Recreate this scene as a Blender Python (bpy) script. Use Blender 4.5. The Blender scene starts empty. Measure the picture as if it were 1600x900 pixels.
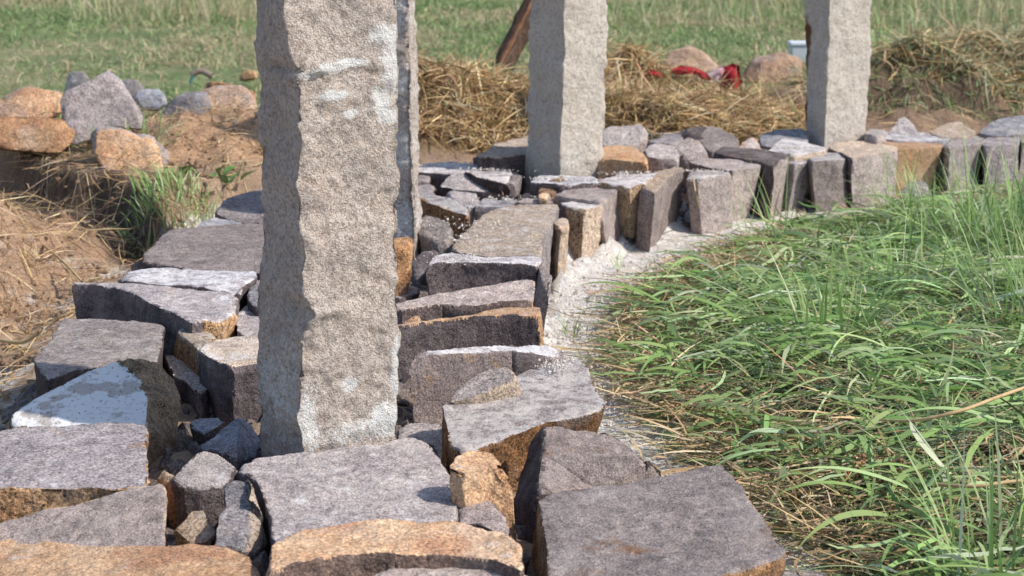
import bpy, bmesh, math, random
import numpy as np
from mathutils import Vector
from mathutils.bvhtree import BVHTree
R = math.radians
rng = np.random.default_rng(7); random.seed(7)
S = bpy.context.scene; COL = S.collection
# ------------------------------------------------------------------ camera, light
FPX, TH, CZ = 3000.0, math.atan(650/3000.0), 1.0
cam = bpy.data.objects.new('camera', bpy.data.cameras.new('camera')); COL.objects.link(cam)
cam.location = (0, 0, CZ); cam.rotation_euler = (math.pi/2 - TH, 0, 0)
cam.data.sensor_width = 36; cam.data.lens = 36*FPX/1600; cam.data.clip_start = .05; cam.data.clip_end = 2000
cam.data.dof.use_dof = True; cam.data.dof.focus_distance = 3.25; cam.data.dof.aperture_fstop = 10
S.camera = cam
AZ, EL = R(71), R(44)             # the sun stands to the right, a little behind the camera
SUN = Vector((math.sin(AZ)*math.cos(EL), -math.cos(AZ)*math.cos(EL), math.sin(EL)))
W = bpy.data.worlds.new("World"); S.world = W; W.use_nodes = True
wn = W.node_tree; bg = wn.nodes['Background']; bg.inputs['Strength'].default_value = .145
sky = wn.nodes.new('ShaderNodeTexSky'); sky.sky_type = 'NISHITA'; sky.sun_disc = False
sky.sun_elevation = EL; sky.sun_rotation = math.atan2(SUN.x, SUN.y)
wn.links.new(sky.outputs[0], bg.inputs[0])
sl = bpy.data.lights.new('sun', 'SUN'); sl.energy = 3.9; sl.angle = R(.9); sl.color = (1, .93, .83)
so = bpy.data.objects.new('sun', sl); COL.objects.link(so); so.rotation_euler = SUN.to_track_quat('Z', 'Y').to_euler()
S.view_settings.view_transform = 'Standard'; S.view_settings.look = 'None'; S.view_settings.gamma = 1
S.view_settings.exposure = 0.36
# ------------------------------------------------------------------ helpers
def P(px, py, z=0.0):
    """point of the plane at height z seen at pixel px, py of the 1600 x 900 photograph"""
    u, v = px-800.0, 450.0-py
    d = (u, FPX*math.cos(TH)+v*math.sin(TH), v*math.cos(TH)-FPX*math.sin(TH))
    t = (z-CZ)/d[2]
    return Vector((d[0]*t, d[1]*t, z))
def PY(px, py, Y):
    """point at distance Y seen at the pixel"""
    u, v = px-800.0, 450.0-py
    d = (u, FPX*math.cos(TH)+v*math.sin(TH), v*math.cos(TH)-FPX*math.sin(TH))
    t = Y/d[1]
    return Vector((d[0]*t, Y, CZ+d[2]*t))
def vnoise(p, seed=0):
    p = np.asarray(p, float); i = np.floor(p).astype(np.int64); f = p-i; f = f*f*f*(f*(f*6-15)+10)
    def h(a, b, c):
        n = (a*374761393+b*668265263+c*2147483647+seed*974711) & 0xffffffff
        n = ((n ^ (n >> 13))*1274126177) & 0xffffffff
        n = ((n ^ (n >> 16))*2246822519) & 0xffffffff
        return ((n ^ (n >> 15)) & 0xffffff)/float(0xffffff)
    r = 0
    for a in (0, 1):
        wa = f[:, 0] if a else 1-f[:, 0]
        for b in (0, 1):
            wb = f[:, 1] if b else 1-f[:, 1]
            for c in (0, 1):
                wc = f[:, 2] if c else 1-f[:, 2]
                r = r+wa*wb*wc*h(i[:, 0]+a, i[:, 1]+b, i[:, 2]+c)
    return r*2-1
def fbm(p, sc, o=4, seed=0, rough=.5):
    p = np.asarray(p, float)*sc; a = 1; s = 0; t = 0
    for k in range(o):
        s = s+a*vnoise(p+17.3*k, seed+k); t += a; a *= rough; p = p*2.03
    return s/t
def sstep(a, b, x):
    t = np.clip((x-a)/(b-a), 0, 1); return t*t*(3-2*t)
def tag(o, label=None, cat=None, group=None, kind=None):
    if label: o['label'] = label
    if cat: o['category'] = cat
    if group: o['group'] = group
    if kind: o['kind'] = kind
    return o
def npmesh(name, V, F, mats=(), midx=None, smooth=True, col=None, parent=None, attrs=None):
    """V (n,3) array, F (m,k) index array, k = 3 or 4"""
    V = np.asarray(V, np.float32); F = np.asarray(F, np.int32)
    me = bpy.data.meshes.new(name); k = F.shape[1]
    me.vertices.add(len(V)); me.vertices.foreach_set('co', V.ravel())
    me.loops.add(F.size); me.loops.foreach_set('vertex_index', F.ravel())
    me.polygons.add(len(F)); me.polygons.foreach_set('loop_start', np.arange(0, F.size, k, dtype=np.int32))
    for m in mats: me.materials.append(m)
    if midx is not None: me.polygons.foreach_set('material_index', np.asarray(midx, np.int32))
    me.polygons.foreach_set('use_smooth', np.full(len(F), smooth, dtype=bool))
    if col is not None:
        c = me.color_attributes.new('col', 'FLOAT_COLOR', 'POINT')
        c.data.foreach_set('color', np.c_[col, np.ones(len(col))].astype(np.float32).ravel())
    for nm, a in (attrs or {}).items():
        q = me.attributes.new(nm, 'FLOAT', 'POINT'); q.data.foreach_set('value', np.asarray(a, np.float32))
    me.update(calc_edges=True); me.validate()
    o = bpy.data.objects.new(name, me); COL.objects.link(o)
    if parent: o.parent = parent
    return o
def recentre(o):
    """put the origin at the base of the thing"""
    me = o.data; n = len(me.vertices); a = np.empty(n*3, np.float32); me.vertices.foreach_get('co', a); a = a.reshape(-1, 3)
    c = np.array([a[:, 0].mean(), a[:, 1].mean(), a[:, 2].min()], np.float32)
    me.vertices.foreach_set('co', (a-c).ravel()); o.location = [float(q) for q in c]; me.update()
    return o
# ------------------------------------------------------------------ materials
class NT:
    def __init__(s, name):
        s.m = bpy.data.materials.new(name); s.m.use_nodes = True; s.t = s.m.node_tree
        s.b = s.t.nodes['Principled BSDF']; s.b.inputs['Roughness'].default_value = .9
        s.b.inputs['Specular IOR Level'].default_value = .25
        g = s.n('ShaderNodeNewGeometry'); s.pos = g.outputs['Position']; s.geo = g
        oi = s.n('ShaderNodeObjectInfo'); s.rnd = oi.outputs['Random']
        a = s.n('ShaderNodeVectorMath'); a.operation = 'ADD'; s.l(s.pos, a.inputs[0])
        q = s.math('MULTIPLY', s.rnd, 37.0); s.l(q, a.inputs[1]); s.vec = a.outputs[0]
    def n(s, t): return s.t.nodes.new(t)
    def l(s, a, b): s.t.links.new(a, b)
    def put(s, v, i):
        if isinstance(v, (int, float)): i.default_value = v
        elif isinstance(v, (tuple, list)): i.default_value = (*v, 1) if len(v) == 3 else v
        else: s.l(v, i)
    def math(s, op, a, b=None, clamp=False):
        m = s.n('ShaderNodeMath'); m.operation = op; m.use_clamp = clamp; s.put(a, m.inputs[0])
        if b is not None: s.put(b, m.inputs[1])
        return m.outputs[0]
    def noise(s, sc, det=4, rough=.55, vec=None, dist=0):
        m = s.n('ShaderNodeTexNoise'); s.put(sc, m.inputs['Scale']); m.inputs['Detail'].default_value = det
        m.inputs['Roughness'].default_value = rough; m.inputs['Distortion'].default_value = dist
        s.l(vec or s.vec, m.inputs['Vector']); return m.outputs[0]
    def vor(s, sc, out='Distance', vec=None):
        m = s.n('ShaderNodeTexVoronoi'); m.inputs['Scale'].default_value = sc; s.l(vec or s.vec, m.inputs['Vector'])
        return m.outputs[out]
    def ramp(s, f, a, b, va=0.0, vb=1.0):
        m = s.n('ShaderNodeMapRange'); m.interpolation_type = 'SMOOTHSTEP'; s.put(f, m.inputs[0])
        for k, v in zip((1, 2, 3, 4), (a, b, va, vb)): m.inputs[k].default_value = v
        return m.outputs[0]
    def mix(s, f, a, b, mode='MIX'):
        m = s.n('ShaderNodeMix'); m.data_type = 'RGBA'; m.blend_type = mode
        s.put(f, m.inputs[0]); s.put(a, m.inputs[6]); s.put(b, m.inputs[7]); return m.outputs[2]
    def bump(s, h, dist, strength=1.0, prev=None):
        m = s.n('ShaderNodeBump'); m.inputs['Distance'].default_value = dist; m.inputs['Strength'].default_value = strength
        s.l(h, m.inputs['Height'])
        if prev: s.l(prev, m.inputs['Normal'])
        s.l(m.outputs[0], s.b.inputs['Normal']); return m.outputs[0]
    def attr(s, name, out='Fac'):
        m = s.n('ShaderNodeAttribute'); m.attribute_name = name; return m.outputs[out]
    def up(s, a=.55, b=.9):
        x = s.n('ShaderNodeSeparateXYZ'); s.l(s.geo.outputs['Normal'], x.inputs[0]); return s.ramp(x.outputs[2], a, b)
    def base(s, c): s.put(c, s.b.inputs['Base Color'])
def stone_mat(name, c1, c2, stain=(.30, .15, .06), amt=.25, dust=.15, bump=1.0, contrast=1.0, tint=(.44, .36, .30)):
    t = NT(name)
    big = t.ramp(t.noise(11, 6, .65, dist=.5), .36, .62)
    c = t.mix(big, c1, c2)
    c = t.mix(t.math('MULTIPLY', t.ramp(t.noise(17, 8, .75, dist=1.2), .55, .70), .38), c, tint)
    st = t.ramp(t.noise(6.5, 6, .62, dist=.6), .66-.3*amt, .80-.3*amt)
    c = t.mix(t.math('MULTIPLY', st, .8 if amt > .05 else 0.0), c, stain)
    r3 = t.math('FRACT', t.math('MULTIPLY', t.rnd, 13.7))
    gr = t.noise(t.ramp(r3, 0, 1, 190, 400), 3, .7)
    g2 = t.noise(t.ramp(r3, 0, 1, 110, 45), 5, .7, dist=.8)
    k = .75*contrast
    f = t.math('ADD', t.ramp(gr, .33, .67, 1-k*.62, 1+k*.62), t.ramp(g2, .3, .7, -.40*k, .40*k))
    f = t.math('ADD', f, t.ramp(t.noise(30, 5, .7), .35, .65, -.16*k, .16*k))
    c = t.mix(1.0, c, t.comb(f), 'MULTIPLY')
    fl = t.ramp(t.noise(420, 2, .5), .64, .72)
    c = t.mix(t.math('MULTIPLY', fl, .45), c, (.62, .55, .52))
    dk = t.ramp(t.noise(230, 2, .6), .68, .76)
    c = t.mix(t.math('MULTIPLY', dk, .5), c, (.05, .04, .045))
    if dust > 0:
        dn = t.math('MULTIPLY', t.ramp(t.noise(24, 9, .72), .62-.36*dust, .74-.3*dust), t.up())
        dn = t.math('MULTIPLY', dn, .72)
        c = t.mix(dn, c, (.66, .63, .61))
    v = t.ramp(t.rnd, 0, 1, .76, 1.22)
    c = t.mix(1.0, c, t.comb(v), 'MULTIPLY')
    r2 = t.math('FRACT', t.math('MULTIPLY', t.rnd, 7.31))
    c = t.mix(1.0, c, t.mix(r2, (1.05, .99, .93), (.96, .99, 1.04)), 'MULTIPLY')
    hz = t.math('MULTIPLY', t.ramp(t.noise(8, 5, .7), .50, .70), .22)
    c = t.mix(hz, c, (.55, .50, .47))
    t.base(c)
    h = t.math('ADD', t.math('MULTIPLY', t.noise(48, 9, .68), 1.0), t.math('MULTIPLY', t.noise(260, 3, .6), .28))
    t.bump(h, .011*bump, .9)
    return t.m
def comb(s, f):
    m = s.n('ShaderNodeCombineXYZ')
    for i in range(3): s.put(f, m.inputs[i])
    return m.outputs[0]
NT.comb = comb
M = {}
M['plum'] = stone_mat('plum_porphyry', (.275, .235, .228), (.36, .308, .298), amt=.14, dust=.12)
M['pale'] = stone_mat('pale_porphyry', (.40, .345, .322), (.31, .265, .255), amt=.12, dust=.22)
M['grey'] = stone_mat('grey_stone', (.24, .225, .235), (.34, .31, .31), amt=.05, dust=.2)
M['dark'] = stone_mat('dark_shaded_stone', (.085, .068, .072), (.14, .11, .108), amt=.03, dust=.12, bump=1.3, tint=(.2, .16, .15))  # dark stone, with shade put into the colour of faces turned from the sun
M['rust'] = stone_mat('rusty_stone', (.50, .30, .15), (.40, .22, .11), stain=(.17, .085, .045), amt=.5, dust=.08, bump=1.4, contrast=1.5, tint=(.33, .27, .26))
M['orange'] = stone_mat('orange_stone', (.62, .41, .25), (.53, .31, .17), stain=(.42, .21, .115), amt=.55, dust=.12, contrast=.85, tint=(.66, .52, .40))
M['sand'] = stone_mat('sandy_stone', (.52, .41, .31), (.44, .35, .28), stain=(.40, .26, .15), amt=.25, dust=.25)
M['brown'] = stone_mat('brown_stained_stone', (.26, .185, .115), (.33, .235, .15), stain=(.14, .085, .055), amt=.4, dust=.05, bump=1.2, contrast=1.4)
M['dusty'] = stone_mat('lime_dusted_stone', (.36, .33, .33), (.30, .26, .26), amt=.06, dust=.58)
M['blue'] = stone_mat('blue_grey_stone', (.25, .26, .30), (.34, .34, .37), amt=.0, dust=.3)
M['deeprust'] = stone_mat('deep_rusty_stone', (.30, .155, .065), (.20, .10, .045), stain=(.10, .05, .03), amt=.5, dust=.0, bump=1.8, contrast=1.5, tint=(.42, .30, .22))
M['umber'] = stone_mat('umber_shaded_stone', (.13, .085, .07), (.21, .14, .105), stain=(.3, .2, .12), amt=.2, dust=.05, bump=1.3, tint=(.3, .2, .14))  # umber front face, its shadow painted in as a darker tone
M['soilrock'] = stone_mat('earth_caked_stone', (.47, .31, .21), (.36, .24, .165), stain=(.35, .30, .28), amt=.3, dust=.1, bump=1.4)
def white_mat():
    t = NT('white_painted_stone')
    n = t.ramp(t.noise(120, 6, .75), .37, .44); big = t.ramp(t.noise(14, 5, .6), .38, .48)
    c = t.mix(t.math('MULTIPLY', n, t.math('MAXIMUM', big, .45)), (.27, .19, .14), (.74, .74, .74))
    t.base(c); t.bump(t.noise(160, 6, .7), .004, .9); return t.m
M['white'] = white_mat()
def lichen_mat():
    t = NT('lichen_spotted_stone')
    c = t.mix(t.ramp(t.noise(11, 5), .35, .65), (.22, .18, .175), (.31, .255, .245))
    c = t.mix(t.math('MULTIPLY', t.ramp(t.noise(16, 9, .8), .53, .62), .6), c, (.42, .26, .11))
    f = t.ramp(t.noise(300, 3, .7), .33, .67, .55, 1.45); c = t.mix(1.0, c, t.comb(f), 'MULTIPLY')
    t.base(c); t.bump(t.noise(60, 9, .7), .011, 1.0); return t.m
M['lichen'] = lichen_mat()
def granite(name, c1, c2, dark, pale, k=1.0):
    t = NT(name)
    c = t.mix(t.ramp(t.noise(13, 6, .6), .38, .62), c1, c2)
    c = t.mix(t.math('MULTIPLY', t.ramp(t.noise(170, 4, .7), .52, .64), .62*k), c, dark)
    c = t.mix(t.math('MULTIPLY', t.ramp(t.noise(210, 3, .6, dist=.3), .54, .66), .6), c, pale)
    c = t.mix(t.math('MULTIPLY', t.ramp(t.noise(420, 2, .6), .60, .68), .6*k), c, (.06, .05, .05))
    c = t.mix(t.math('MULTIPLY', t.ramp(t.noise(105, 5, .75, dist=.6), .50, .60), .62*k), c, (.25, .20, .18))
    c = t.mix(t.math('MULTIPLY', t.ramp(t.noise(62, 6, .8, dist=1.0), .53, .63), .50*k), c, (.30, .235, .20))
    c = t.mix(t.math('MULTIPLY', t.ramp(t.noise(75, 6, .8, dist=1.0), .54, .64), .50), c, (.93, .87, .80))
    c = t.mix(t.math('MULTIPLY', t.ramp(t.noise(22, 6, .7), .45, .7), .35*k), c, (.66, .50, .40))
    lim = t.attr('lime'); ln = t.ramp(t.math('ADD', lim, t.math('MULTIPLY', t.math('SUBTRACT', t.noise(110, 8, .85), .5), 2.1)), .42, .54)
    c = t.mix(t.math('MULTIPLY', ln, .96), c, (.92, .91, .89))
    st = t.attr('rust'); c = t.mix(t.ramp(t.math('ADD', st, t.math('MULTIPLY', t.math('SUBTRACT', t.noise(30, 5), .5), .8)), .4, .7), c, (.22, .10, .05))
    t.base(c)
    h = t.math('ADD', t.noise(75, 9, .75), t.math('MULTIPLY', t.noise(300, 3, .6), .35))
    t.bump(h, .014, 1.0); return t.m
M['granite'] = granite('pink_grey_granite', (.84, .72, .63), (.68, .59, .53), (.20, .175, .16), (.92, .88, .84))
M['granite_pale'] = granite('pale_dressed_granite', (.88, .80, .71), (.76, .69, .61), (.38, .33, .29), (.92, .88, .82), .65)
def ground_mat():
    t = NT('earth_and_lime'); t.vec = t.pos
    soil = t.mix(t.ramp(t.noise(7, 6, .65), .35, .65), (.46, .325, .225), (.31, .215, .15))
    soil = t.mix(t.math('MULTIPLY', t.ramp(t.noise(60, 6, .7), .48, .7), .5), soil, (.58, .44, .32))
    red = t.mix(t.ramp(t.noise(20, 6, .7), .35, .65), (.62, .39, .24), (.48, .30, .19))
    c = t.mix(t.attr('red'), soil, red)
    field = t.mix(t.ramp(t.noise(1.3, 6, .65), .40, .62), (.16, .21, .085), (.30, .28, .16))
    field = t.mix(t.ramp(t.noise(.8, 4, .6), .60, .70), field, (.42, .32, .23))
    c = t.mix(t.attr('field'), c, field)
    th = t.mix(t.ramp(t.noise(40, 5), .4, .6), (.05, .05, .025), (.12, .09, .05))
    c = t.mix(t.attr('thatch'), c, th)
    st = t.mix(t.ramp(t.noise(50, 5), .4, .6), (.30, .20, .10), (.17, .11, .06))
    c = t.mix(t.attr('straw'), c, st)
    lime = t.mix(t.ramp(t.noise(28, 7, .7), .38, .62), (.66, .60, .55), (.88, .85, .81))
    lm = t.ramp(t.math('ADD', t.attr('lime'), t.math('MULTIPLY', t.math('SUBTRACT', t.noise(13, 8, .7), .5), .95)), .36, .56)
    c = t.mix(lm, c, lime)
    c = t.mix(t.math('MULTIPLY', t.attr('shade_dark_earth'), .85), c, (.085, .06, .045))
    f = t.ramp(t.noise(200, 4, .7), .3, .7, .7, 1.3); c = t.mix(1.0, c, t.comb(f), 'MULTIPLY')
    t.base(c); h = t.math('ADD', t.noise(22, 10, .72), t.math('MULTIPLY', t.noise(140, 5, .7), .4)); t.bump(h, .022, 1.0)
    return t.m
M['ground'] = ground_mat()
def blade_mat(name, gloss=.6, trans=.35):
    t = NT(name); c = t.attr('col', 'Color'); t.base(c)
    t.b.inputs['Roughness'].default_value = gloss; t.b.inputs['Specular IOR Level'].default_value = .3
    tr = t.n('ShaderNodeBsdfTranslucent'); t.l(c, tr.inputs['Color'])
    mx = t.n('ShaderNodeMixShader'); mx.inputs[0].default_value = trans
    out = t.t.nodes['Material Output']; t.l(t.b.outputs[0], mx.inputs[1]); t.l(tr.outputs[0], mx.inputs[2]); t.l(mx.outputs[0], out.inputs[0])
    return t.m
M['grass'] = blade_mat('grass_blades'); M['straw'] = blade_mat('dry_straw', .6, .15)
def plain(name, c, c2=None, sc=30, rough=.7, bump=.004):
    t = NT(name); t.base(t.mix(t.ramp(t.noise(sc, 6, .65), .35, .65), c, c2 or c)); t.b.inputs['Roughness'].default_value = rough
    t.bump(t.noise(sc*2, 6, .65), bump, .9); return t.m
M['bark'] = plain('dark_timber', (.05, .03, .02), (.10, .06, .04), 25, .8, .01)
M['cutwood'] = plain('split_timber', (.22, .11, .055), (.13, .065, .035), 18, .7, .006)
M['redcloth'] = plain('red_plastic', (.42, .02, .035), (.26, .012, .02), 60, .8, .004)
M['pinkcloth'] = plain('faded_white_plastic', (.62, .50, .52), (.66, .30, .33), 14, .5, .004)
M['plastic'] = plain('white_plastic', (.66, .70, .74), (.60, .64, .68), 12, .4, .001)
M['yellow'] = plain('yellow_paint', (.55, .50, .06), (.45, .42, .05), 20, .5, .001)
M['umberp'] = plain('old_pipe', (.30, .25, .20), (.2, .16, .13), 30, .8, .003)
M['teal'] = plain('teal_plastic', (.10, .26, .24), (.14, .2, .18), 20, .5, .002)
M['lime'] = plain('lime_crumb', (.66, .62, .58), (.56, .50, .45), 60, .95, .004)
M['clod'] = plain('earth_clod', (.36, .24, .155), (.24, .155, .10), 50, .95, .006)
M['leaf'] = plain('broad_leaf', (.12, .22, .06), (.17, .27, .09), 30, .5, .001)
M['shrub'] = plain('shrub_leaf', (.045, .075, .025), (.08, .11, .04), 9, .6, .001)
M['twig'] = plain('twig_bark', (.16, .11, .07), (.10, .07, .045), 40, .8, .003)
M['stalk'] = plain('dry_stalk', (.52, .38, .20), (.42, .29, .15), 30, .6, .002)
# ------------------------------------------------------------------ ground
YL = [0, 2.0, 3.4, 4.2, 4.8, 5.3, 5.6, 5.85, 6.05, 6.25, 6.4, 6.7, 7.2, 30]
XL = [-1.0, -1.0, -.95, -.95, -.92, -.76, -.45, -.1, .35, .9, 1.3, 2.3, 3.6, 60]
YR = [0, 1.5, 2.73, 3.26, 3.57, 3.95, 4.48, 4.76, 5.26, 5.55, 5.77, 6.1, 6.4, 7.2, 30]
XR = [.75, .62, .42, .31, .22, .23, .31, .43, .74, 1.08, 1.42, 2.0, 2.4, 3.4, 30]
RB = [P(*q, 0) for q in ((862, 520), (880, 430), (945, 405), (1000, 362), (1075, 348), (1190, 325), (1330, 305), (1475, 290), (1640, 280))]
RBX = [v.x for v in RB]; RBY = [v.y for v in RB]
HEAPS = [  # x, y, height, rx, ry, straw, red
    (-.20, 6.75, .20, .48, .46, 1, 0), (.40, 7.7, .19, .27, .36, 1, 0), (.62, 6.95, .10, .40, .34, 1, 0),
    (1.0, 7.6, .07, .40, .35, 0, .3), (1.55, 7.5, .16, .42, .32, 0, .25), (2.15, 8.1, .24, .72, .55, 1, 0),
    (-.88, 5.85, .12, .36, .34, 0, 1), (-1.48, 4.75, .21, .40, .58, 0, .55), (-1.75, 6.3, .04, .5, .4, 0, .4), (-.55,6.6,.08,.3,.3,0,.8)]
def sdline(X, Y):                     # > 0 on the grassy side of the cut bank at left
    ax, ay, bx, by = -.86, 4.86, -1.42, 5.7
    L = math.hypot(bx-ax, by-ay); nx, ny = (ay-by)/L, (bx-ax)/L
    return -((X-ax)*nx+(Y-ay)*ny)
def H(X, Y, masks=False):
    X = np.asarray(X, float); Y = np.asarray(Y, float); sh = X.shape; X = X.ravel(); Y = Y.ravel()
    xl = np.interp(Y, YL, XL); xr = np.interp(Y, YR, XR)
    p = np.c_[X, Y, np.zeros_like(X)]
    behind = sstep(.0, .16, xl-X)
    z = behind*.07
    left = sstep(-.45, -.7, X)*sstep(6.6, 6.2, Y)
    d = sdline(X, Y)+.11*fbm(p, 4, 4, 5)
    plat = sstep(-.01, .04, d)
    z = z*(1-left)+left*(behind*(-.04+.19*plat*sstep(4.3, 4.8, Y)))
    straw = np.zeros_like(X); red = np.zeros_like(X)
    for hx, hy, hh, rx, ry, s_, r_ in HEAPS:
        q = ((X-hx)/rx)**2+((Y-hy)/ry)**2
        b = np.exp(-np.power(q*(1+.5*fbm(p, 3.5, 2, 12)), 1.5)*.9)
        if hx == -1.48: b = b*(1-plat)
        z = z+hh*b*(.85+.55*fbm(p, 6, 3, 11))
        straw = np.maximum(straw, s_*sstep(.10, .35, b)); red = np.maximum(red, r_*sstep(.08, .4, b))
    # cut bank facing the camera right of the fourth post
    bank = sstep(1.2, 1.35, X)*sstep(2.0, 1.8, X); z = z-bank*.10*sstep(7.42, 7.36, Y)*sstep(6.8, 7.1, Y)
    far = sstep(7.2, 9.5, Y)
    z = z+far*(.02*fbm(p, .9, 3, 21))+sstep(9, 20, Y)*0.0
    g = sstep(0, .35, X-xr)
    z = z+g*(.02+.035*fbm(p, 3.2, 3, 31))
    fx = np.interp(Y, [0, 2, 2.6, 3.4, 3.9, 4.6, 4.9, 9], [.3, .33, .33, .10, .04, .06, .1, .1]); bx = np.interp(X, RBX, RBY)
    ins = sstep(0, .08, X-xl)*np.where(Y < 4.75, sstep(.0, .06, fx-X), sstep(.07, .14, Y-bx)); z = z+ins*(.045+.02*fbm(p, 14, 3, 53))
    rough = .5+.5*np.maximum(behind*(1-far), 0)
    z = z+.022*fbm(p, 11, 5, 41, .62)*rough+.009*fbm(p, 45, 3, 43)*rough
    bx = np.interp(X, RBX, RBY); z = z+.055*np.exp(-((Y-bx+.01)/.075)**2)*(.6+.8*fbm(p, 9, 3, 47))*(X > .02)*(X < 2)
    if not masks: return z.reshape(sh)
    dk = np.exp(-(((X-1.0)/.42)**2+((Y-7.6)/.35)**2)**1.5)+np.exp(-(((X-1.55)/.5)**2+((Y-7.45)/.34)**2)**1.5)
    field = sstep(.02, .22, (xl-X))*np.maximum(sstep(7.4, 8.3, Y), sstep(6.9, 7.5, Y)*sstep(-.6, -1.0, X))
    field = np.maximum(field, sstep(.9, 1.4, sdline(X, Y))*0)
    thatch = sstep(-.02, .12, X-xr)
    lime = (1-behind)*(1-thatch)*.95+behind*.33*sstep(.9, .2, xl-X)*sstep(5.2, 4.8, Y)*(X < -.5)
    lime = np.where((Y > 2) & (X < np.interp(Y, YL, XL)+.9) & (Y < 4.6), np.minimum(lime, .42), lime)
    lime *= sstep(-.2, .1, xr-X+.06)
    shade_dark_earth = left*sstep(.06, .0, np.abs(d+.05)-.08)*sstep(.05, .12, behind)*sstep(-1.75, -1.4, X)  # shade of the hollow painted into the dark humus of its wall
    shade_dark_earth = np.maximum(shade_dark_earth, bank*sstep(.10, .02, np.abs(Y-7.38)))  # shadowed face of the cut bank painted darker
    shade_dark_earth = np.maximum(shade_dark_earth, .6*dk); lime = lime*(1-.6*ins)
    return [a.reshape(sh) for a in (z, field, thatch, straw, red, lime, shade_dark_earth)]
def axis(segs):
    out = [segs[0][0]]
    for a, b, st in segs: n = max(1, round((b-a)/st)); out += list(a+(b-a)*np.arange(1, n+1)/n)
    return np.array(out)
gx = axis([(-600, -60, 60), (-60, -8, 4), (-8, -2.6, .25), (-2.6, 3.4, .02), (3.4, 8, .25), (8, 60, 4), (60, 600, 60)])
gy = axis([(-60, -4, 8), (-4, 1.6, .4), (1.6, 9.2, .02), (9.2, 16, .12), (16, 60, 2), (60, 900, 60)])
GX, GY = np.meshgrid(gx, gy)
z, field, thatch, straw_m, red, lime_m, shade_dark_earth = H(GX, GY, True)
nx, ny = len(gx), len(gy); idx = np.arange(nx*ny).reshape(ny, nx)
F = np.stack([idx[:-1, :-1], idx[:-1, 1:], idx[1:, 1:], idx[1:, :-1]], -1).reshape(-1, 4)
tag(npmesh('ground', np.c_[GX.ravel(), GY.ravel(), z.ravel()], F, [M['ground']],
    attrs=dict(field=field.ravel(), thatch=thatch.ravel(), straw=straw_m.ravel(), red=red.ravel(), lime=lime_m.ravel(), shade_dark_earth=shade_dark_earth.ravel())), kind='structure')
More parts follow.
